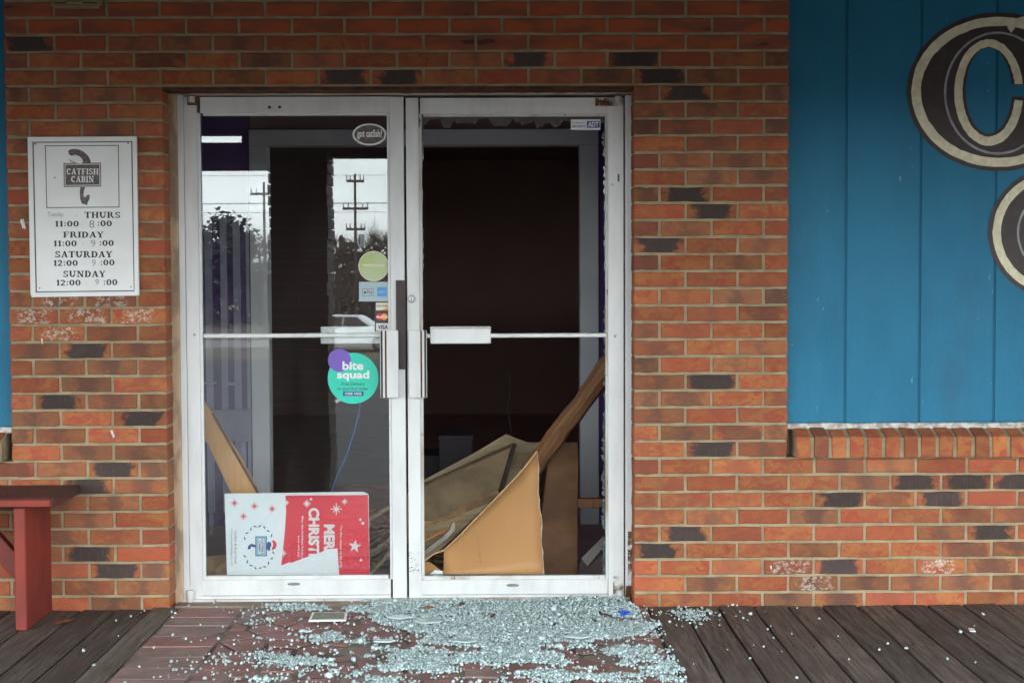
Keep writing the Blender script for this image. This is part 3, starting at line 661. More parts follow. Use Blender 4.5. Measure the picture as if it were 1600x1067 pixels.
for (px, dd) in ((300, d1), (966, d2)):
    c = P(px, 156, YF); MB().tube([(c.x, YF-.01, c.z-.012), (c.x, YF-.01, c.z+.012)], .014, 14).build('top_pivot', GRIME, dd, .002)
for px, py, dd in ((304, 523, d1), (961, 525, d2), (421, 168, d1), (437, 168, d1), (957, 289, d2)):
    c = P(px, py, YF); MB().tube([(c.x, YF-.003, c.z), (c.x, YF+.001, c.z)], .006, 12).build('screw', DARKM if py < 200 else STEEL, dd)
for px, py, dd in ((459, 912, d1), (801, 914, d2)):
    c = P(px, py, YF); m = MB(); m.prism([(c.x+.026*math.cos(a), YF-.002, c.z+.006*math.sin(a)) for a in [i*math.pi/10 for i in range(20)]], Vector((0, .004, 0))); m.build('maker_badge', STEEL, dd, .001)
pbx('door_tag', 960, 271, 969, 285, YF-.0012, .001, WPR, d2, 0); pbx('door_tag_print', 965, 272, 968, 284, YF-.002, .0008, GREYINK, d2, 0)

def scuff(name, c, thr, sc):
    t = MT(name); n = t.noise(t.coord(), sc, 6, .75); ed = t.noise(t.coord(), sc*.2, 2); t.fin(c, .8); t.b.inputs['Alpha'].default_value = 1
    t.l.new(t.math('MULTIPLY', t.step(n, thr, thr+.08), t.step(ed, .35, .6)), t.b.inputs['Alpha']); return t.m
SC1, SC2 = scuff('black_scuff', (.10, .085, .075), .55, 150), scuff('rust_bleed', (.16, .065, .025), .44, 40)
for q, m_ in (((636.7, 862, 655, 895), SC1), ((958, 900, 974, 928), SC2), ((930, 154, 974, 166), SC2)): pbx('stain', *q, YF-.0009, .0006, m_, d2, 0)
for q, m_ in (((292.3, 152, 311, 165), SC2),): pbx('stain', *q, YF-.0009, .0006, m_, d1, 0)
pbx('stain', 981, 830, 990, 944, YF-.0072, .0006, SC2, dfr, 0); 
# broken glass left in the right door
def teeth(name, a, b, wmin, wmax, step, seed, m, vertical=True, side=1):
    R = random.Random(seed); mb = MB(); t = a[1] if vertical else a[0]; end = b[1] if vertical else b[0]; prev = R.uniform(wmin, wmax)
    while t < end:
        s = R.uniform(.6, 1.5)*step; env = wmin+(wmax-wmin)*(.5+.5*mnoise.noise((t*.021, seed, 0)))*1.2; nx = max(0.4, env*R.uniform(.35, 1.25))
        mid = max(prev, nx)*R.uniform(.75, 1.2)
        if vertical: p = [(a[0], t), (a[0]+side*prev, t), (a[0]+side*mid, t+s*.5), (a[0]+side*nx, t+s), (a[0], t+s)]
        else: p = [(t, a[1]), (t, a[1]+prev), (t+s*.5, a[1]+mid), (t+s, a[1]+nx), (t+s, a[1])]
        jy = R.uniform(-.0015, .0015); mb.prism([P(x, y, .1385+jy) for x, y in p], Vector((R.uniform(-.001, .001), .005, 0))); t += s*.98; prev = nx
    return mb.build(name, m, d2)
teeth('glass_remnant', (657, 184), (657, 520), .5, 6, 5, 3, GLE); teeth('glass_remnant', (657, 530), (657, 900), 0, 3, 6, 4, GLE)
teeth('glass_remnant', (948, 184), (948, 380), 1, 7, 6, 5, GLE, True, -1); teeth('glass_remnant', (948, 380), (948, 620), 1, 6, 4, 6, GLE, True, -1); teeth('glass_remnant', (948, 620), (948, 900), 3, 9, 4, 8, GLE, True, -1)
DUSTG = MT('dusty_glass_remnant'); DUSTG.fin((.10, .085, .085), .4); DUSTG.b.inputs['Alpha'].default_value = .55
teeth('glass_remnant', (660, 180), (946, 180), 6, 22, 12, 9, DUSTG.m, False)
teeth('glass_remnant', (662, 897), (944, 897), 0, 3, 9, 10, GLE, False)

mb = MB(); R = random.Random(31)
for ch in deck.children:
    if ch.name.startswith('board'):
        for yr in (-.11, -.62, -1.13):
            for dx in (-.038, .038):
                xq, yq = ch.location.x+dx+R.gauss(0, .005), yr+R.gauss(0, .01); mb.tube([(xq, yq, -.006), (xq, yq, .0012+ch.location.z*.5)], .0034, 7)
o = mb.build('nail', RUST, deck); o['kind'] = 'stuff'
mb = MB()
for gx in [P(1245, 450, .055).x]+g0:
    for zz in (.78, 1.05, 1.32, 1.6, 1.88, 2.15):
        xq = gx+.03+R.gauss(0, .004); zq = zz+R.gauss(0, .01); mb.tube([(xq, .0538, zq), (xq, .057, zq)], .004, 8)
mb.build('nail_heads', BLUE, pr)['kind'] = 'stuff'
# ------------------------------------------------------------------ lettering tools
def quadmap(x0, y0, x1, y1, Y, rot):
    def f(u, v):
        if rot: return P(x0+(x1-x0)*v, y0+(y1-y0)*u, Y)
        return P(x0+(x1-x0)*u, y1+(y0-y1)*v, Y)
    return f
def text(body, x0, y0, x1, y1, Y, m, parent, rot=False, bold=0.0, name='lettering', skew=0.0):
    cu = bpy.data.curves.new('t', 'FONT'); cu.body = body; cu.size = 1; cu.offset = bold; cu.resolution_u = 3; cu.fill_mode = 'FRONT'
    o = bpy.data.objects.new('t', cu); COL.objects.link(o); dg = bpy.context.evaluated_depsgraph_get()
    me = bpy.data.meshes.new_from_object(o.evaluated_get(dg)); bpy.data.objects.remove(o)
    co = np.array([v.co[:2] for v in me.vertices]); lo, hi = co.min(0), co.max(0); f = quadmap(x0, y0, x1, y1, Y, rot)
    for v in me.vertices:
        u, w = (v.co.x-lo[0])/(hi[0]-lo[0]), (v.co.y-lo[1])/(hi[1]-lo[1]); v.co = f(u+skew*w, w)
    me.materials.clear(); me.materials.append(m); me.name = name
    return link(name, me, m, parent)
TH, TN, SF = .27, .13, .12
def glyph(ch):
    q = []
    def r(x0, y0, x1, y1): q.append([(x0, y0), (x1, y0), (x1, y1), (x0, y1)])
    def vs(x, y0=0, y1=1, sb=True, st=True, w=TH):
        r(x-w/2, y0, x+w/2, y1)
        if sb: r(x-.21, 0, x+.21, SF)
        if st: r(x-.21, 1-SF, x+.21, 1)
    def arc(cx, cy, rx, ry, a0, a1, n=14, wt=TH, wn=TN):
        for i in range(n):
            p = []
            for a in (a0+(a1-a0)*i/n, a0+(a1-a0)*(i+1)/n):
                a = math.radians(a); w = wn+(wt-wn)*abs(math.cos(a)); p.append((math.cos(a), math.sin(a), w))
            (c0, s0, w0), (c1, s1, w1) = p
            q.append([(cx+rx*c0, cy+ry*s0), (cx+rx*c1, cy+ry*s1), (cx+(rx-w1)*c1, cy+(ry-w1)*s1), (cx+(rx-w0)*c0, cy+(ry-w0)*s0)])
    def dg(x0, y0, x1, y1, w): q.append([(x0-w/2, y0), (x0+w/2, y0), (x1+w/2, y1), (x1-w/2, y1)])
    w = 1.0
    if ch == 'T': vs(.47, 0, .95, True, False); r(0, .9, .94, 1); r(0, .7, .07, .9); r(.87, .7, .94, .9); w = .94
    elif ch == 'H': vs(.21); vs(.85); r(.3, .45, .76, .55); w = 1.06
    elif ch == 'U': vs(.21, .35, 1, False); vs(.85, .35, 1, False, True, TN); arc(.50, .38, .395, .38, 180, 360); w = 1.06
    elif ch in 'RB':
        vs(.21); r(.3, .91, .5, 1); r(.3, .46, .5, .55); arc(.5, .73, .3, .27, -90, 90)
        if ch == 'R': dg(.9, 0, .55, .5, TH); r(.75, 0, 1.04, SF); w = 1.04
        else: r(.3, 0, .52, .1); arc(.52, .275, .34, .275, -90, 90); w = .88
    elif ch == 'S': arc(.4, .735, .36, .265, 20, 270, 16, .19); arc(.4, .265, .38, .265, -160, 90, 16, .19); r(.66, .68, .74, .97); r(.03, .03, .11, .32); w = .8
    elif ch == 'F': vs(.21); r(.3, .9, .82, 1); r(.75, .68, .82, .9); r(.3, .46, .62, .55); r(.56, .36, .62, .66); w = .84
    elif ch == 'I': vs(.21); w = .42
    elif ch == 'D': vs(.21); r(.3, .9, .48, 1); r(.3, 0, .48, .1); arc(.46, .5, .48, .5, -90, 90, 18); w = .96
    elif ch == 'A': dg(.15, 0, .50, 1, TN); dg(.82, 0, .50, 1, TH); r(.3, .27, .68, .36); r(0, 0, .32, SF); r(.66, 0, 1.0, SF); w = 1
    elif ch == 'Y': vs(.48, 0, .48, True, False); dg(.48, .42, .16, 1, TH); dg(.48, .42, .80, 1, TN); r(0, 1-SF, .34, 1); r(.64, 1-SF, .96, 1); w = .96
    elif ch == 'N': vs(.19, 0, 1, True, True, TN); vs(.87, 0, 1, False, True, TN); dg(.87, 0, .2, 1, TH); w = 1.08
    elif ch == 'C': arc(.46, .5, .45, .5, 40, 320, 20); r(.78, .66, .86, .98); w = .9
    elif ch == '0': arc(.42, .5, .42, .5, 0, 360, 24); w = .84
    elif ch == '1': vs(.3, 0, 1, True, False); q.append([(.0, .72), (.22, .74), (.38, 1), (.25, 1)]); w = .55
    elif ch == '2': arc(.36, .7, .36, .3, -30, 170, 14); q.append([(.02, .1), (.3, .1), (.72, .6), (.52, .6)]); r(.0, 0, .74, .14); w = .78
    elif ch == ':': r(.08, .08, .28, .28); r(.08, .55, .28, .75); w = .36
    elif ch == '-': r(.05, .36, .45, .48); w = .5
    elif ch == ' ': w = .5
    return q, w
def slab(body, x0, y0, x1, y1, Y, m, parent, name='lettering'):
    ps = []; x = 0
    for ch in body:
        q, w = glyph(ch); ps += [[(a+x, b) for a, b in p] for p in q]; x += w+.13
    X = x-.13; f = quadmap(x0, y0, x1, y1, Y, False); mb = MB()
    for i, p in enumerate(ps): mb.add([f(a/X, b)+Vector((0, -.00003*(i % 7), 0)) for a, b in p], [(0, 1, 2, 3)])
    return mb.build(name, m, parent)
def flat(name, pts, Y, m, parent): return MB().add([P(x, y, Y) for x, y in pts], [tuple(range(len(pts)))]).build(name, m, parent)
def rect(x0, y0, x1, y1): return [(x0, y0), (x1, y0), (x1, y1), (x0, y1)]
def outline(name, q, w, Y, m, parent):
    cx = sum(p[0] for p in q)/4; cy = sum(p[1] for p in q)/4; inn = [(x-math.copysign(w, x-cx), y-math.copysign(w, y-cy)) for x, y in q]
    return ring(q, inn, Y, m, parent, name)

# ------------------------------------------------------------------ opening hours sign
sg = empty('hours_sign', P(130, 464, -.006), 'white opening hours sign with a fish logo left of the doors', 'sign')
YS = -.014
z = lambda x, y: (x/3.557, 200+y/3.557)
bx('sign_plate', *[tuple(v) for v in pxbox(45, 216, 215, 462, YS+.003, .010)], WHITE, sg, .002)
fr_ = [(43, 214.5), (213, 213.5), (217, 462), (49, 464.5)]
ym = fr_; inn = [(50, 221), (207, 220), (210, 456), (55.5, 458)]
mb = MB(); a = [P(x, y, YS-.004) for x, y in fr_]; b = [P(x, y, YS-.002) for x, y in inn]; c_ = [p+Vector((0, .014, 0)) for p in a]; d_ = [p+Vector((0, .005, 0)) for p in b]
mb.add(a+b+c_+d_, [(i, (i+1) % 4, 4+(i+1) % 4, 4+i) for i in range(4)]+[(8+i, 8+(i+1) % 4, (i+1) % 4, i) for i in range(4)]+[(4+i, 4+(i+1) % 4, 12+(i+1) % 4, 12+i) for i in range(4)]); mb.build('rim', WHITE, sg, .0008)
YT = YS+.0022
outline('border_line', [(51, 222), (206.5, 221), (210.5, 455), (56, 457)], 1.5, YT, INK, sg)
outline('border_line', [z(250, 98), z(660, 96), z(664, 442), z(258, 446)], 1.2, YT, INK, sg)
slab('THURS', *z(470, 467), *z(668, 501), YT, INK, sg); slab('-', *z(418, 484), *z(434, 492), YT, INK, sg)
slab('11:00', *z(306, 517), *z(438, 549), YT, INK, sg); slab('-', *z(448, 532), *z(462, 540), YT, INK, sg); slab(':00', *z(540, 515), *z(622, 547), YT, INK, sg)
slab('FRIDAY', *z(352, 577), *z(576, 610), YT, INK, sg)
slab('11:00', *z(298, 626), *z(426, 658), YT, INK, sg); slab('-', *z(455, 642), *z(469, 650), YT, INK, sg); slab(':00', *z(552, 624), *z(632, 656), YT, INK, sg)
slab('SATURDAY', *z(306, 685), *z(624, 720), YT, INK, sg)
slab('12:00', *z(297, 735), *z(432, 767), YT, INK, sg); slab('-', *z(460, 751), *z(474, 759), YT, INK, sg); slab(':00', *z(557, 732), *z(636, 764), YT, INK, sg)
slab('SUNDAY', *z(351, 794), *z(586, 829), YT, INK, sg)
slab('12:00', *z(313, 844), *z(448, 876), YT, INK, sg); slab('-', *z(476, 860), *z(490, 868), YT, INK, sg); slab(':00', *z(575, 841), *z(652, 874), YT, INK, sg)
text('Tuesday', *z(262, 468), *z(352, 500), YT, PENCIL, sg, skew=.03, name='handwriting'); text('8', *z(496, 513), *z(524, 556), YT, PENCIL, sg, name='handwriting')
for q in ((505, 622, 530, 660), (510, 732, 532, 768), (530, 840, 550, 872)): text('9', *z(q[0], q[1]), *z(q[2], q[3]), YT, PENCIL, sg, name='handwriting')
flat('logo_plaque', [z(353, 196), z(561, 194), z(562, 326), z(355, 329)], YT, GREYINK, sg); flat('logo_plaque_border', [z(359, 201), z(556, 200), z(557, 320), z(360, 323)], YT-.0003, WPR, sg); flat('logo_plaque_field', [z(363, 205), z(552, 204), z(553, 316), z(364, 319)], YT-.0006, GREYINK, sg)
slab('CATFISH', *z(370, 226), *z(547, 260), YT-.001, WPR, sg); slab('CABIN', *z(395, 268), *z(522, 303), YT-.001, WPR, sg)
flat('logo_fish', [z(*p) for p in ((378,130),(392,120),(415,117),(440,121),(465,133),(485,150),(499,172),(506,197),(455,200),(462,188),(456,172),(440,158),(418,150),(398,156),(384,150))], YT-.0003, GREYINK, sg)
flat('logo_fish_belly', [z(*p) for p in ((384,168),(398,160),(418,153),(438,161),(452,174),(458,188),(452,200),(430,198),(412,186),(396,190))], YT-.0005, WPR, sg); flat('logo_fish_whisker', [z(*p) for p in ((380,172),(396,184),(420,194),(418,198),(392,188))], YT-.0007, GREYINK, sg)
flat('logo_tail', [z(*p) for p in ((446,329),(474,329),(466,352),(464,374),(472,388),(486,372),(499,372),(497,398),(488,412),(484,430),(470,424),(454,420),(446,395),(443,360))], YT-.0003, GREYINK, sg)
for p in ((196, 90), (712, 86), (220, 890), (728, 884), (304, 277)): c = P(*z(*p), YT); MB().tube([(c.x, YT-.002, c.z), (c.x, YT+.001, c.z)], .003, 8).build('screw', RUST if p[1] < 200 else STEEL, sg)

# ------------------------------------------------------------------ stickers on the glass
YG = .1385-.0008
def disc(name, cx, cy, r, Y, m, parent, ry=None, th=.0004): return MB().prism([P(x, y, Y) for x, y in ell(cx, cy, r, ry or r, n=48)], Vector((0, th, 0))).build(name, m, parent)
def sticker(c, label): return empty('sticker', P(c[0], c[1], YG), label, 'sticker', 'stickers on the doors')
s = sticker((577, 228), 'oval black sticker with white rim reading got catfish, high on the left pane')
disc('oval_rim', 577.3, 210.5, 26.5, YG, WPR, s, 17.3); disc('oval_field', 577.3, 210.5, 23.5, YG-.0005, GREYINK, s, 14.5, .0003); text('got catfish?', 558, 203, 597, 218, YG-.0008, WPR, s, bold=.03)
s = sticker((583, 440), 'round faded lime green sticker above the card stickers'); disc('disc', 583.7, 416, 23.7, YG, CRPR, s); disc('face', 583.7, 416, 22.3, YG-.0004, LIME, s, th=.0003); flat('faded_band', rect(567, 413, 601, 416), YG-.0006, CRPR, s)
s = sticker((584, 471), 'pale blue wallet and card sticker left of the dark latch guard'); flat('backing', rect(561, 440.5, 608, 471), YG, PALE, s); flat('badge_blue', rect(589.5, 449, 604, 463.5), YG-.0003, AZUR, s); outline('badge_outline', rect(566, 451, 583.5, 462.5), .6, YG-.0003, GREYINK, s)
disc('badge_fruit', 570.3, 457, 1.7, YG-.0003, INK, s, 1.9); text('Pay', 573.5, 453.5, 582, 460.5, YG-.0003, INK, s); text('AMEX', 590.5, 454, 603, 458, YG-.0005, PALE, s, bold=.02)
s = sticker((597, 518), 'narrow dark sticker with three card logos below the pale blue one'); flat('backing', rect(585.5, 471.5, 608, 518), YG-.0012, DKPR, s)
flat('badge', rect(587.5, 473, 607, 485), YG-.0015, CRPR, s); text('DISCOVER', 588.5, 476.5, 606, 479.5, YG-.0018, INK, s, bold=.02); flat('badge_orange', [(594, 485), (607, 480), (607, 485)], YG-.0017, ORPR, s)
disc('badge_red', 593, 495, 5.2, YG-.0015, RD2, s, th=.0002); disc('badge_amber', 600.5, 495, 5.2, YG-.0018, ORPR, s, th=.0002); text('MasterCard', 588.5, 493.3, 605.5, 496.8, YG-.002, WPR, s, bold=.02)
flat('badge', rect(587.5, 505, 607, 517), YG-.0015, CRPR, s); text('VISA', 590, 507.5, 606, 514.5, YG-.0018, BLPR, s, bold=.04, skew=.05)
s = sticker((551, 630), 'big round teal sticker reading bite squad below the crossbar'); disc('disc', 551.8, 591, 39.8, YG, TEAL, s); disc('violet_spot', 530.5, 563, 18, YG-.0005, VIOL, s, th=.0003)
text('bite', 535, 564.5, 568, 578, YG-.0009, WPR, s, bold=.03); text('squad', 526.5, 579, 577, 595, YG-.0009, WPR, s, bold=.03)
text('Free Delivery', 534, 597, 570, 603.5, YG-.0007, INK, s); text('on your first order', 527, 604.5, 575, 611, YG-.0007, INK, s); flat('code_bar', rect(536, 611.5, 568, 618.5), YG-.0005, BLPR, s); text('CODE: TASTE', 539, 613, 565, 617, YG-.0008, WPR, s, bold=.02)
s = sticker((914, 204), 'small white alarm company sticker at the top of the right door'); a, b = pxbox(892, 187, 938, 203.5, .1365, .0005)
bx('backing', a, b, WPR, s); flat('badge_blue', rect(917, 189.5, 937, 200), .1362, BLPR, s); text('ADT', 918.5, 190.8, 935.5, 198.8, .136, WPR, s, bold=.05)
text('Protected by', 894, 190.5, 915, 194.5, .1362, BLPR, s); text('SECURITY', 894, 196, 915, 199.5, .1362, BLPR, s, bold=.02)

# ------------------------------------------------------------------ interior
room = bx('interior_floor', (-3.2, .2, -.02), (3.2, 8.2, .0), ROOMF); tag(room, 'dark floor of the room behind the doors', kind='structure')
for n_, a, b in (('interior_ceiling', (-3.2, .2, 2.45), (3.2, 8.2, 2.5)), ('interior_wall', (-3.2, 8.15, 0), (3.2, 8.2, 2.45)), ('interior_wall', (-3.2, .2, 0), (-3.15, 8.15, 2.45)), ('interior_wall', (3.15, .2, 0), (3.2, 4.6, 2.45)), ('interior_wall', (3.15, 6.2, 0), (3.2, 8.15, 2.45)), ('interior_wall', (3.15, 4.6, 0), (3.2, 6.2, 1.1)), ('interior_wall', (3.15, 4.6, 2.0), (3.2, 6.2, 2.45))):  # gap in the right wall is an added opening, brightens the room
    tag(bx(n_, a, b, ROOM), 'dark brown '+n_.replace('_', ' ')+' behind the doors', kind='structure')
YI = 1.9
IL, IR = P(393, 500, YI).x, P(935, 500, YI).x; IT = P(660, 203, YI).z
for n_, a, b in (('interior_wall', (-1.8, YI+.02, 0), (IL-.001, YI+.12, 2.45)), ('interior_wall', (IR+.001, YI+.02, 0), (1.3, YI+.12, 2.45)), ('interior_wall', (-1.85, .2, 0), (-1.8, YI+.12, 2.45)), ('interior_wall', (1.3, .2, 0), (1.35, YI+.12, 2.45))):
    tag(bx(n_, a, b, PURP), 'dark purple vestibule wall beside the inner doorway', kind='structure')
tag(bx('interior_wall', (IL-.001, YI+.02, IT+.001), (IR+.001, YI+.12, 2.45), ROOM), 'dark wall above the inner doorway', kind='structure')
inf = empty('inner_door_frame', ((IL+IR)/2, YI, 0), 'pale metal frame of the empty inner doorway behind the broken door', 'door frame')
IAL = simple('inner_frame_metal', (.82, .84, .86), (.76, .78, .80), 4, rough=.5)
a = P(420, 500, YI).x; b = P(906, 500, YI).x; zt2 = P(660, 228, YI).z
bx('jamb', (IL, YI-.02, 0), (a, YI+.1, zt2), IAL, inf, .002); bx('jamb', (b, YI-.02, 0), (IR, YI+.1, zt2), IAL, inf, .002); bx('header', (IL, YI-.02, zt2+.001), (IR, YI+.1, IT), IAL, inf, .002)
bl = empty('vertical_blind', (-1.3, 1.85, 1.5), 'pale vertical blind slats against the purple wall behind the left pane', 'blind')
for x0, x1 in ((322, 333), (346, 356), (366, 377), (386, 391)): pbx('slat', x0, 338, x1, 800, 1.84, .006, LILAC, bl, 0)
bx('head_rail', (-1.75, 1.83, P(350, 338, 1.84).z), (IL-.01, 1.87, P(350, 332, 1.84).z), PURP, bl)
# added table shape, in place of a pale reflection low in the left pane
sh = empty('table_stand_in', (-1.3, 1.6, 0), 'made-up grey table shape standing in for a reflection in the left pane', 'table')
for q in ((318, 597, 338, 600), (353, 598, 369, 602)): pbx('rail', *q, 1.6, .02, LILAC, sh)
pbx('top', 316, 640, 392, 690, 1.62, .03, simple('grey_laminate', (.35, .34, .42), (.26, .25, .33), 5), sh); pbx('leg', 326, 690, 332, 835, 1.64, .03, LILAC, sh); pbx('leg', 378, 690, 384, 835, 1.64, .03, LILAC, sh)

# ------------------------------------------------------------------ debris behind the broken pane
PLY = sheet('plywood_sheet', [(650,756,.75),(740,708,.85),(790.5,678,.95),(803,683,.95),(825,691,.9),(840,691,.88),(854,687,.85),(826,722,.75),(783,768,.62),(741,808,.5),(694,852,.38),(662,877,.30),(650,886,.28),(640,800,.5)], .006, GREYW); tag(PLY, 'grey plywood sheet leaning back from the sill behind the broken pane', 'plywood')
e = sheet('cabinet_door', [(635,768,.62),(804,693,.74),(781,768,.58),(635,841,.42)], .018, simple('dark_grey_panel', (.26, .185, .105), (.16, .115, .068), 7, rough=.7, bump=.2), None, .002); tag(e, 'grey framed panel with a dark stick across it lying on the plywood sheet', 'panel')
def bar(name, p, q, r, m, parent=None, n=4, tap=1.0): return MB().tube([P(*p), P(*q)], [r, r*tap], n).build(name, m, parent)
EP = sheet.plane
def pbar(a, b, r, m, o=.004): MB().tube([on_plane(*a, EP, o), on_plane(*b, EP, o)], r, 4).build('edge_strip', m, e)
pbar((636,839), (779,770), .014, RAWEDGE); pbar((804,694), (782,768), .011, simple('dark_stick_wood', (.07, .045, .035), None, 20)); pbar((636,769), (803,694), .008, simple('painted_shadow_line', (.11, .08, .05), None, 12))  # last strip is a shadow line drawn dark along the panel's upper edge
# bowed tan hardboard standing on the door rail
hb_ = [(693,898,.20),(693,862,.22),(720,832,.26),(744,809,.30),(785,768,.36),(815,737,.40),(839,706,.42),(841,738,.40),(842,768,.37),(846,809,.32),(846,855,.26),(850,898,.21)]
cols = []
mb = MB(); up_ = [(693,861),(703,852),(720,836),(744,811),(765,790),(785,769),(803,750),(820,731),(839,706)]
rows = 7
for i, (ux, uy) in enumerate(up_):
    bxp = 693+(850-693)*i/(len(up_)-1)
    for j in range(rows+1):
        t = j/rows; x = ux+(bxp-ux)*t; y = uy+(898-uy)*t
        if i == len(up_)-1: x = [839,841,842,843,846,845,848,850][j]
        Yd = .20+.22*(898-y)/190+.05*math.sin(math.pi*i/8)*(1-t)
        mb.v.append(tuple(P(x, y, Yd)))
for i in range(len(up_)-1):
    for j in range(rows): mb.f.append((i*(rows+1)+j, i*(rows+1)+j+1, (i+1)*(rows+1)+j+1, (i+1)*(rows+1)+j))
o = mb.build('hardboard_sheet', HARD, None, smooth=True); o.modifiers.new('solid', 'SOLIDIFY').thickness = .005; tag(o, 'torn tan hardboard sheet standing on the sill of the broken door', 'hardboard')
R = random.Random(2); mb = MB(); pr_ = None
pts_ = [P([839,841,842,843,846,845,848,850][j], 706+(898-706)*j/7, .20+.22*(192-192*j/7)/190-.004)+Vector((R.uniform(-.002, .003), 0, 0)) for j in range(8)]
fine = []
for a_, b_ in zip(pts_[:-1], pts_[1:]): fine += [a_.lerp(b_, t)+Vector((R.gauss(0, .0015), 0, 0)) for t in (0, .33, .66)]
MB().tube(fine+[pts_[-1]], [R.uniform(.0008, .0034) for _ in range(len(fine)+1)], 5).build('torn_edge', simple('torn_paper_fibre', (.50, .42, .32), (.38, .3, .22), 60, rough=.9), o)
R = random.Random(4)
for x0_, y0_, x1_, y1_, nn_ in ((744, 818, 753, 893, 16), (724, 832, 714, 858, 7)):
    mb = MB()
    for k in range(nn_):
        t = k/(nn_-1); x_, y_ = x0_+(x1_-x0_)*t+R.gauss(0, .6), y0_+(y1_-y0_)*t; Yq = .20+.22*(898-y_)/190+.05*math.sin(math.pi*(x_-693)/160)*.35-.012
        mb.prism([P(x_+R.uniform(-1.3, -.3), y_-1.6, Yq), P(x_+R.uniform(.3, 1.2), y_-1.2, Yq), P(x_+R.uniform(.2, .8), y_+1.5, Yq), P(x_-R.uniform(.2, .9), y_+1, Yq)], Vector((0, .001, 0)))
    mb.build('crease_tear', RAWEDGE, o)
dpt = [P(x, y-1.5, .20+.22*(898-y)/190-.004+.05*math.sin(math.pi*i/8)) for i, (x, y) in enumerate(up_)]
MB().tube([P(661,877,.20), P(677,865,.21)]+dpt, .0036, 5).build('raw_edge', simple('tan_raw_edge', (.55, .36, .20), None, 30), o)
CB = sheet('cardboard_sheet', [(846,905,.55),(846,800,.60),(852,760,.60),(858,700,.7),(866,690,.72),(903,690,.72),(904,720,.7),(903,800,.62),(903,905,.55)], .02, CARD, None, .003); tag(CB, 'brown cardboard panel standing upright between the hardboard and the inner frame', 'cardboard')
# heavy post leaning across
a, b = P(963, 556, .40), P(827, 738, .60); ax = (b-a); n = 10; mb = MB(); R = random.Random(8)
mb.tube([Vector((R.gauss(0, .002), R.gauss(0, .002), ax.length*i/n)) for i in range(n+1)], [.041+R.gauss(0, .0022)+.004*i/n for i in range(n+1)], 9); ps = mb.build('timber_post', POLEW, None, bevel=0); ps.matrix_world = Matrix.Translation(a) @ ax.to_track_quat('Z', 'Y').to_matrix().to_4x4(); tag(ps, 'rough brown timber post leaning diagonally across the broken door opening', 'timber post')
bp = MB().prism([a+ax*t+Vector((dx, -.0425, dz)) for t, dx, dz in ((.28, -.004, .012), (.5, .0, .014), (.8, .006, .010), (.97, .004, 0), (.8, -.006, -.006), (.5, -.01, -.004))], Vector((0, .012, 0))).build('bare_patch', simple('split_wood', (.42, .22, .09), (.25, .12, .05), 30, bump=.4)); bp.parent = ps; bp.matrix_parent_inverse = ps.matrix_world.inverted()
o = pbx('wood_rail', 903, 779, 948, 793, .66, .04, POLEW, None); tag(o, 'short brown wood rail beside the pale inner frame at knee height', 'wood rail')
o = MB().tube([P(650,850,.30), P(697,827,.34)], .007, 5).build('wood_lath', simple('orange_lath_wood', (.42, .17, .06), None, 14)); tag(o, 'thin orange lath poking out below the grey framed panel', 'lath')
o = sheet('broken_trim', [(650,872,.26),(672,853,.28),(690,840,.30),(703,827,.32),(707,815,.33),(711,817,.33),(711,828,.33),(698,842,.31),(680,856,.29),(655,873,.26),(650,878,.26)], .012, simple('grey_foam_edge', (.30, .26, .22), (.2, .17, .14), 20, rough=.9, bump=.6)); tag(o, 'grey broken trim strip lying along the lower edge of the plywood', 'trim')
o = sheet('cardboard_flap', [(652,898,.24),(654,876,.26),(672,878,.25),(692,893,.22),(690,899,.21)], .004, HARD); tag(o, 'small torn tan flap in the lower left corner of the broken door', 'cardboard'); sheet('torn_rim', [(668,899,.21),(680,890,.212),(692,892,.21),(692,899,.205)], .003, SHEETW, o)
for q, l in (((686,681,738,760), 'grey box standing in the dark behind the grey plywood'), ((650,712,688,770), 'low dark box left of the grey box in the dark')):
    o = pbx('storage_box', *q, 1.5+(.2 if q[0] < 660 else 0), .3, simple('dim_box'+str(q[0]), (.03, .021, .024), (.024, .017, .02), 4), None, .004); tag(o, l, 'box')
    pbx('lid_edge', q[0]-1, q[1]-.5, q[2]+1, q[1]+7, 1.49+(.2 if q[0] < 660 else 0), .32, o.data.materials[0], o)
for q, l in (([(905,880,.5),(938,842,.5),(946,850,.48),(946,899,.4),(905,899,.4)], 'dark crumpled scrap at the bottom right of the broken door'), ([(908,872,.45),(944,836,.48),(947,850,.46),(918,884,.42)], 'pale torn paper scrap at the bottom right of the broken door')):
    o = sheet('scrap', q, .003, simple('scrap'+l[:4], (.10, .075, .07) if 'dark' in l else (.2, .18, .17), None, 8)); tag(o, l, 'scrap')
mb = MB(); R = random.Random(12)
for k in range(110):
    p = Vector((R.uniform(-1.1, .0), R.uniform(.45, 1.7), R.uniform(0, .12))); L = R.uniform(.05, .28); a_ = R.uniform(0, 3.14)
    M = Matrix.Translation(p) @ Matrix.Rotation(a_, 4, 'Z') @ Matrix.Rotation(R.gauss(0, .3), 4, 'Y'); mb.box((-L/2, -.012, -.006), (L/2, .012, .006), M)
o = mb.build('splinter_litter', RAWEDGE); tag(o, 'wood splinters scattered over the dark vestibule floor', 'debris', kind='stuff')
for p, q, r_, l in (((575,870,.5),(640,822,.6),.012,'pale splintered strip low behind the right edge of the left pane'),((572,815,.6),(640,772,.7),.009,'thin strip above the other strip behind the left pane'),((578,896,.4),(622,850,.45),.008,'lowest thin strip beside the red end of the greeting board')):
    o = MB().tube([P(*p), P(*q)], r_, 4).build('wood_strip', GREYW); tag(o, l, 'wood strip')
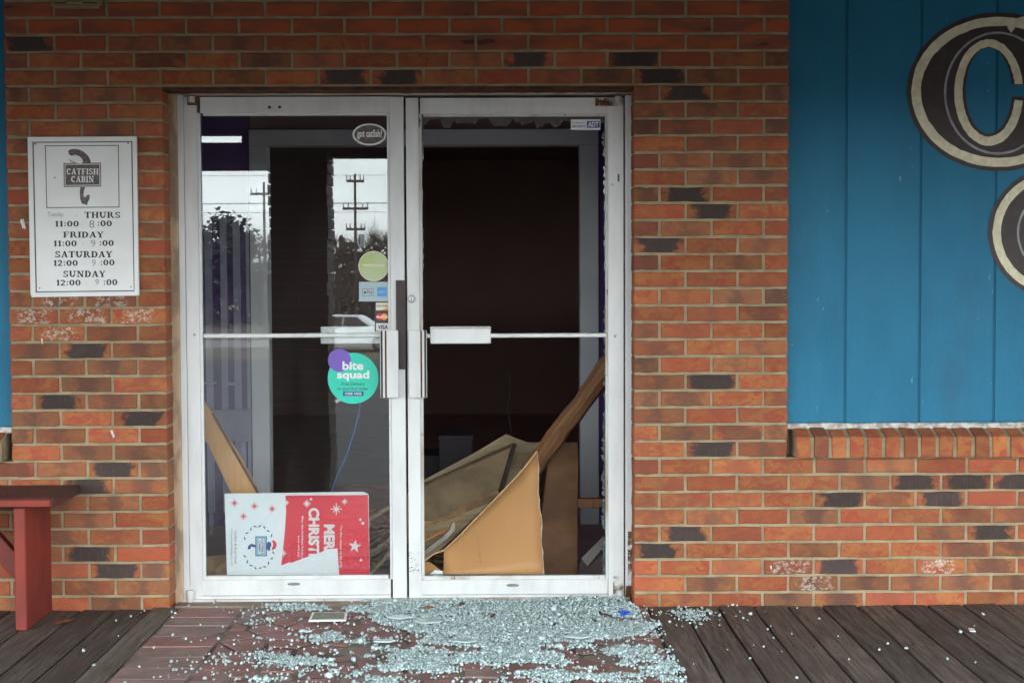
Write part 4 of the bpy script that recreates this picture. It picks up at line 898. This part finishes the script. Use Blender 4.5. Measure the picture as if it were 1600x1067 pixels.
o = MB().tube([P(796,585,1.2), P(797,612,1.2), P(793,640,1.15), P(797,668,1.1), P(800,690,1.0)], .0022, 5).build('loose_wire', STEEL); tag(o, 'thin loose wire hanging in the dark above the plywood', 'wire')
# left pane
a, b = P(312, 640, .5), P(385, 780, .42)
pk = sheet('pine_plank', [(306,600,.46),(317,626,.46),(332,646,.46),(376,715,.42),(406,775,.40),(450,850,.38),(410,870,.38),(363,775,.40),(317,680,.45),(306,655,.46)], .03, PINE, None, .003); tag(pk, 'light pine plank leaning behind the left pane down to the greeting board', 'plank')
bar('edge', (332,646,.455), (406,775,.395), .006, POLEW, pk, 5)
o = MB().tube([P(x, y, .9) for x, y in ((570,560),(566,600),(562,640),(552,680),(540,715),(527,742),(514,780))], .0035, 6).build('blue_cable', simple('blue_cable_sheath', (.05, .16, .45), None, 9)); tag(o, 'thin blue cable hanging behind the teal sticker', 'cable')
o = sheet('cardboard_scrap', [(310,870,.3),(356,866,.3),(356,900,.27),(310,900,.27)], .01, RAWEDGE); tag(o, 'light tan board end left of the greeting board at the pane foot', 'board')

# greeting board behind the left pane
YC = .190
gb = empty('greeting_board', P(465, 898, YC), 'white and red christmas greeting board standing on its side behind the left pane', 'sign')
poly('board', [(350.7,771),(568,768),(576,772),(577.7,898),(354.6,898)], YC, .005, SHEETW, gb)
flat('red_field', [(446,774),(575,773),(577.5,898),(437,898),(441,870),(445,830),(447,800)], YC-.0006, REDPR, gb)
y1, y2, y3 = YC-.0012, YC-.0020, YC-.0024
def flake(cx, cy, r, m, n=8, Y=None, w=.5):
    mb = MB()
    for k in range(n//2):
        a = math.pi*k/(n//2); c_, s_ = math.cos(a), math.sin(a); L = r if k % 2 == 0 else r*.8
        mb.add([P(cx+c_*L*u+s_*w*v, cy+s_*L*u-c_*w*v, (Y or y1)-.00004*k) for u, v in ((-1, -1), (1, -1), (1, 1), (-1, 1))], [(0, 1, 2, 3)])
    mb.build('snowflake', m, gb)
for cx, cy, r in ((366.5,785.5,6),(397.5,790.5,6),(425,794.5,6),(380.5,806.5,6)): flake(cx, cy, r, REDPR)
for cx, cy, r in ((479.5,786.5,6),(525.5,795,9),(538.5,783.5,5),(447.5,785,4),(443,864,5),(486,779.5,2.5),(563,811.5,2.2),(567,817,3),(564,874.5,2.5)): flake(cx, cy, r, WPR, w=.75 if r > 5 else .5)
flat('star', [(554.5+(10.5 if k % 2 == 0 else 4.3)*math.cos(math.radians(-90+8+36*k)), 853+(10.5 if k % 2 == 0 else 4.3)*math.sin(math.radians(-90+8+36*k))) for k in range(10)], y1, WPR, gb)
text('CHRISTMAS', 482, 793, 499, 905, y1, WPR, gb, True, .045); text('MERRY', 506, 819, 523, 885, y1, WPR, gb, True, .045)
text("'Tis the season to be jolly", 530, 820, 535, 887, y1, WPR, gb, True, .01); text('May the holidays bring you', 470, 806, 474.5, 878, y1, WPR, gb, True, .01); text('love and joy.', 464.5, 837, 468.5, 871, y1, WPR, gb, True, .01)
text('Catfish & Soul Food', 366.5, 829, 370, 880, y1, GREYINK, gb, True); text('A Corporate Catering Co., LLC', 360, 826, 363.5, 884, y1, GREYINK, gb, True)
mb = MB()
for side_, (c0, c1) in ((1, (205, 345)), (1, (15, 155))):
    for k in range(9):
        a = math.radians(c0+(c1-c0)*k/8); x, y_ = 404+24*math.cos(a), 854.5-34*math.sin(a)*.97; ta = math.atan2(34*math.cos(a), 24*math.sin(a))+(.6 if k % 2 else -.6)
        c_, s_ = math.cos(ta), math.sin(ta); mb.add([P(x+c_*u-s_*v, y_+s_*u+c_*v, y1-.00005*(k % 3)) for u, v in ((-3.6, 0), (-1, 1.2), (3.6, 0), (-1, -1.2))], [(0, 1, 2, 3)])
mb.build('laurel', BLPR, gb)
flat('plaque', rect(399, 837.5, 417, 868.5), y1, BLPR, gb); flat('plaque_inner', rect(400.2, 838.7, 415.8, 867.3), y1-.0002, SKYPR, gb); flat('plaque_field', rect(403.5, 841.5, 412.5, 864.5), y1-.0004, WPR, gb); text('CATFISH', 408.2, 842, 411.8, 864, y2, BLPR, gb, True, .03); text('CABIN', 404.2, 844, 407.4, 862, y2, BLPR, gb, True, .03)
flat('fish_head', ell(420.5, 853, 4.5, 7, n=18), y1, BLPR, gb); flat('hat', [(424,844),(428,843.5),(431.5,847),(432.5,852),(430,857),(425,859),(423,858),(426,851)], y1-.0002, REDPR, gb); flat('hat_trim', [(422.5,844),(425,843.5),(427,851),(424,859),(421.5,858),(424,851)], y1-.0004, WPR, gb)
flat('fish_tail', [(399,851),(393,849),(388,852),(387,858),(392,857),(392,853.5),(395,854),(399,855)], y1, BLPR, gb)
tear = [(354.6,898),(355.5,893.5),(371,891.5),(390,890),(415,887.5),(428,886),(437,881.5),(441,882.5),(452,878),(455,879),(475,871.5),(490,866),(496,864.5),(507,860),(509,857.5),(521,857),(527,856),(530,898)]
poly('torn_backing', tear, YC-.0040, .001, SHEETW, gb)

# ------------------------------------------------------------------ bench
be = empty('wooden_bench', (-1.8, -.2, 0), 'dark red painted wooden bench at the left edge of the photo', 'bench')
zf = P(60, 778, -.35).z; xr = P(82, 780, -.35).x
bx('seat', (-3.2, -.352, zf-.036), (xr, -.012, zf), REDW, be, .004); bx('seat_edge', (-3.2, -.3725, zf-.030), (xr-.001, -.3535, zf-.003), REDP, be, .003)
xl0, xl1 = P(22, 880, -.34).x, P(40, 880, -.34).x
bx('leg', (xl0, -.34, .0), (xl1, -.04, zf-.037), REDP, be, .004); bx('leg', (xl0-1.2, -.34, .0), (xl1-1.2, -.04, zf-.037), REDP, be, .004)
a, b = Vector((xl0+.002, -.2, .17)), Vector((xl0-.24, -.2, zf-.05)); d_ = (b-a).normalized(); nn = Vector((-d_.z, 0, d_.x))*.035
MB().prism([a-nn+Vector((0, -.02, 0)), a+nn+Vector((0, -.02, 0)), b+nn+Vector((0, -.02, 0)), b-nn+Vector((0, -.02, 0))], Vector((0, .04, 0))).build('brace', REDP, be, .003)

for q in ((-1.70, -.30), (-1.70, -.10), (-1.78, -.30)):
    MB().tube([(q[0]-.04, q[1], zf-.001), (q[0]-.04, q[1], zf+.0015)], .005, 8).build('screw', RUST, be)
# ------------------------------------------------------------------ wall fixture at the top left
fx = empty('wall_vent', P(117, 5, -.02), 'tan slotted fixture on the bricks at the top left corner', 'vent')
a, b = pxbox(78, -16, 158, 13, -.03, .03); bx('housing', a, b, TAN, fx, .012, 3)
for k in range(5): pbx('slat', 84, 9-k*4.4-.5, 152, 9-k*4.4+1.2, -.033, .004, RUST if k % 2 else TAN, fx, 0)
pbx('tab', 104, 2, 130, 6, -.037, .005, TAN, fx)

# ------------------------------------------------------------------ small things on the ground
c = PF(515, 968)
t_ = empty('glass_tile', (c.x, c.y, .004), 'flat square greenish plate with a pale rim lying by the threshold', 'plate')
q = [PF(482, 975), PF(541, 974), PF(543, 962), PF(488, 962)]
MB().prism([Vector((p.x, p.y, .009)) for p in q], Vector((0, 0, .006))).build('plate', WPR, t_, .001)
cc = sum(q, Vector())/4; MB().prism([Vector((cc.x+(p.x-cc.x)*.86, cc.y+(p.y-cc.y)*.8, .0155)) for p in q], Vector((0, 0, .001))).build('face', simple('green_plate_face', (.16, .19, .15), (.26, .28, .2), 60), t_)
c = PF(974, 976); mb = MB(); R = random.Random(3)
for k in range(7):
    a_ = k*.9; mb.add([(c.x+R.gauss(0, .014), c.y+R.gauss(0, .010), .035+R.uniform(0, .02)) for _ in range(4)], [(0, 1, 2, 3)])
tag(mb.build('blue_scrap', simple('blue_plastic', (.04, .10, .55), None, 9, rough=.4)), 'crumpled bright blue plastic scrap on the glass heap', 'scrap')
c = PF(1518, 986); o = MB().prism([Vector((c.x+dx, c.y+dy, .004)) for dx, dy in ((-.012, -.02), (.006, -.026), (.014, .016), (-.004, .022))], Vector((0, 0, .004))).build('white_chip', WPR); tag(o, 'white chip lying across the deck boards at right', 'chip')
c = PF(100, 975); mb = MB(); mb.add([(c.x-.03, c.y-.035, .006), (c.x-.005, c.y-.02, .014), (c.x+.01, c.y+.01, .008), (c.x+.035, c.y+.03, .016), (c.x+.0, c.y+.025, .01), (c.x-.02, c.y-.005, .012)], [(0, 1, 2, 5), (2, 3, 4, 5)]); tag(mb.build('fallen_leaf', LIMG), 'curled orange leaf on the deck boards beside the bench', 'leaf')
c = PF(668, 958); mb = MB(); mb.add([(c.x-.03, c.y-.01, .022), (c.x, c.y-.02, .026), (c.x+.035, c.y, .023), (c.x+.002, c.y+.012, .03)], [(0, 1, 2, 3)]); tag(mb.build('fallen_leaf', LIMG), 'brown leaf scrap on the glass crumbs below the door gap', 'leaf')

# crushed tempered glass: thousands of crumbs, denser towards the broken door
def lat(seed, gx, gy):
    r = np.random.default_rng(seed); G = r.random((64, 64))
    def f(x, y):
        x = x*gx+100; y = y*gy+100; xi, yi = np.floor(x).astype(int), np.floor(y).astype(int); fx_, fy_ = x-xi, y-yi
        fx_ = fx_*fx_*(3-2*fx_); fy_ = fy_*fy_*(3-2*fy_); g = lambda a, b: G[a % 64, b % 64]
        return (g(xi, yi)*(1-fx_)+g(xi+1, yi)*fx_)*(1-fy_)+(g(xi, yi+1)*(1-fx_)+g(xi+1, yi+1)*fx_)*fy_
    return f
n1, n2, n3 = lat(1, 5, 9), lat(2, 14, 22), lat(3, 34, 48)
def dens(x, y):
    # y 0 at the wall plane, negative towards the camera; x in metres
    d = -y; nn_ = n1(x+.4*y, y)*.5+n2(x+.25*y, y)*.32+n3(x, y)*.18
    g = lambda cx, cy, sx, sy: np.exp(-((x-cx)/sx)**2-((y-cy)/sy)**2)
    core = 1.2*g(.18, -.08, .60, .26)+.9*g(-.35, -.02, .45, .16)+.9*g(-.22, -.42, .42, .22)+.62*g(.30, -.40, .36, .32)+.80*g(-.30, -.80, .36, .26)+.55*g(.25, -.85, .42, .3)
    v = core+(nn_-.58)*2.9
    v = np.clip((v-.42)/.22, 0, 1)*np.clip((x+1.0)/.25, 0, 1)*np.clip((.575+.11*(n2(x, y)-.5)+.05*(n3(x, y)-.5)-x)/.05+.3, 0, 1)
    spr = .075*(.25+1.5*(nn_ > .5))*np.exp(-(np.minimum(x+.1, 0)/.8)**2)*(x < .6)*np.exp(-np.maximum(-.9-x, 0)*6)+.5*np.exp(-((x-.735)/.055)**2-((y+.16)/.07)**2)+.03*np.exp(-((x-.72)/.18)**2-((y+.14)/.16)**2)+.0006
    return np.maximum(v, spr), core
N0 = 200000
x = rng.uniform(-1.5, 1.9, N0); y = rng.uniform(-1.35, .085, N0)
dv, core = dens(x, y)
area = 3.4*1.43; keep = rng.random(N0) < dv*.80; x, y, dv, core = x[keep], y[keep], dv[keep], core[keep]
blocked = (y > -.004) & ((x < OPL+.02) | (x > OPR-.02)); x, y, dv, core = x[~blocked], y[~blocked], dv[~blocked], core[~blocked]
N = len(x)
sz = np.exp(rng.normal(math.log(.0029), .30, N)); heap = np.clip(core-.75, 0, .8)*.012+np.exp(-((x-.36)/.14)**2-((y-.0)/.11)**2)*.035
zc = np.where(dv > .5, rng.random(N)**.7*(.003+heap*.6), 0)+sz*.75+np.where((y > .02), .004, 0)
cube = np.array([(-1,-1,-1),(1,-1,-1),(1,1,-1),(-1,1,-1),(-1,-1,1),(1,-1,1),(1,1,1),(-1,1,1)], float)
v = cube[None]*rng.uniform(.55, 1.15, (N, 8, 3)); v *= (sz[:, None]*rng.uniform(.75, 1.3, (N, 3)))[:, None, :]
qn = rng.normal(size=(N, 4)); qn /= np.linalg.norm(qn, axis=1)[:, None]; w_, a_, b_, c_ = qn.T
RM = np.stack([np.stack([1-2*(b_*b_+c_*c_), 2*(a_*b_-c_*w_), 2*(a_*c_+b_*w_)], -1), np.stack([2*(a_*b_+c_*w_), 1-2*(a_*a_+c_*c_), 2*(b_*c_-a_*w_)], -1), np.stack([2*(a_*c_-b_*w_), 2*(b_*c_+a_*w_), 1-2*(a_*a_+b_*b_)], -1)], 1)
v = np.einsum('nij,nkj->nki', RM, v)+np.stack([x, y, zc], -1)[:, None, :]
fc = np.array([(0,3,2,1),(4,5,6,7),(0,1,5,4),(1,2,6,5),(2,3,7,6),(3,0,4,7)]); F = (fc[None]+8*np.arange(N)[:, None, None]).reshape(-1)
me = bpy.data.meshes.new('glass_crumbs'); me.vertices.add(8*N); me.vertices.foreach_set('co', v.reshape(-1)); me.loops.add(24*N); me.loops.foreach_set('vertex_index', F)
me.polygons.add(6*N); me.polygons.foreach_set('loop_start', np.arange(6*N)*4); me.update(calc_edges=True)
o = link('glass_crumbs', me, GLS); tag(o, 'pale aqua crumbs of shattered safety glass spread over the paving below the broken door', 'broken glass', kind='stuff')
print('glass crumbs', N, 'stones', len(pave.children), 'bricks', len(allb), sum(vis(b) for b in allb))
# slabs of crazed glass that still hold together
R = random.Random(77)
for k, (px, py, s_) in enumerate(((625, 966, .05), (668, 972, .06), (478, 988, .028), (722, 1003, .05), (905, 996, .05), (600, 1004, .04))):
    c = PF(px, py, .012); n = 9; pts = [Vector((c.x+s_*R.uniform(.6, 1.1)*math.cos(6.283*i/n), c.y+s_*.6*R.uniform(.5, 1.1)*math.sin(6.283*i/n), .014+R.uniform(0, .004))) for i in range(n)]
    o = MB().prism(pts, Vector((0, 0, .005))).build('glass_fragment', GLS); tag(o, ['crazed glass fragment on the crumbs below the gap between the doors', 'larger crazed glass fragment just right of the door gap', 'small crazed glass fragment near the square plate', 'crazed glass fragment in the middle of the crumbs', 'crazed glass fragment near the blue scrap', 'crazed glass fragment left of the main spread'][k], 'glass fragment', 'crazed glass fragments on the paving')
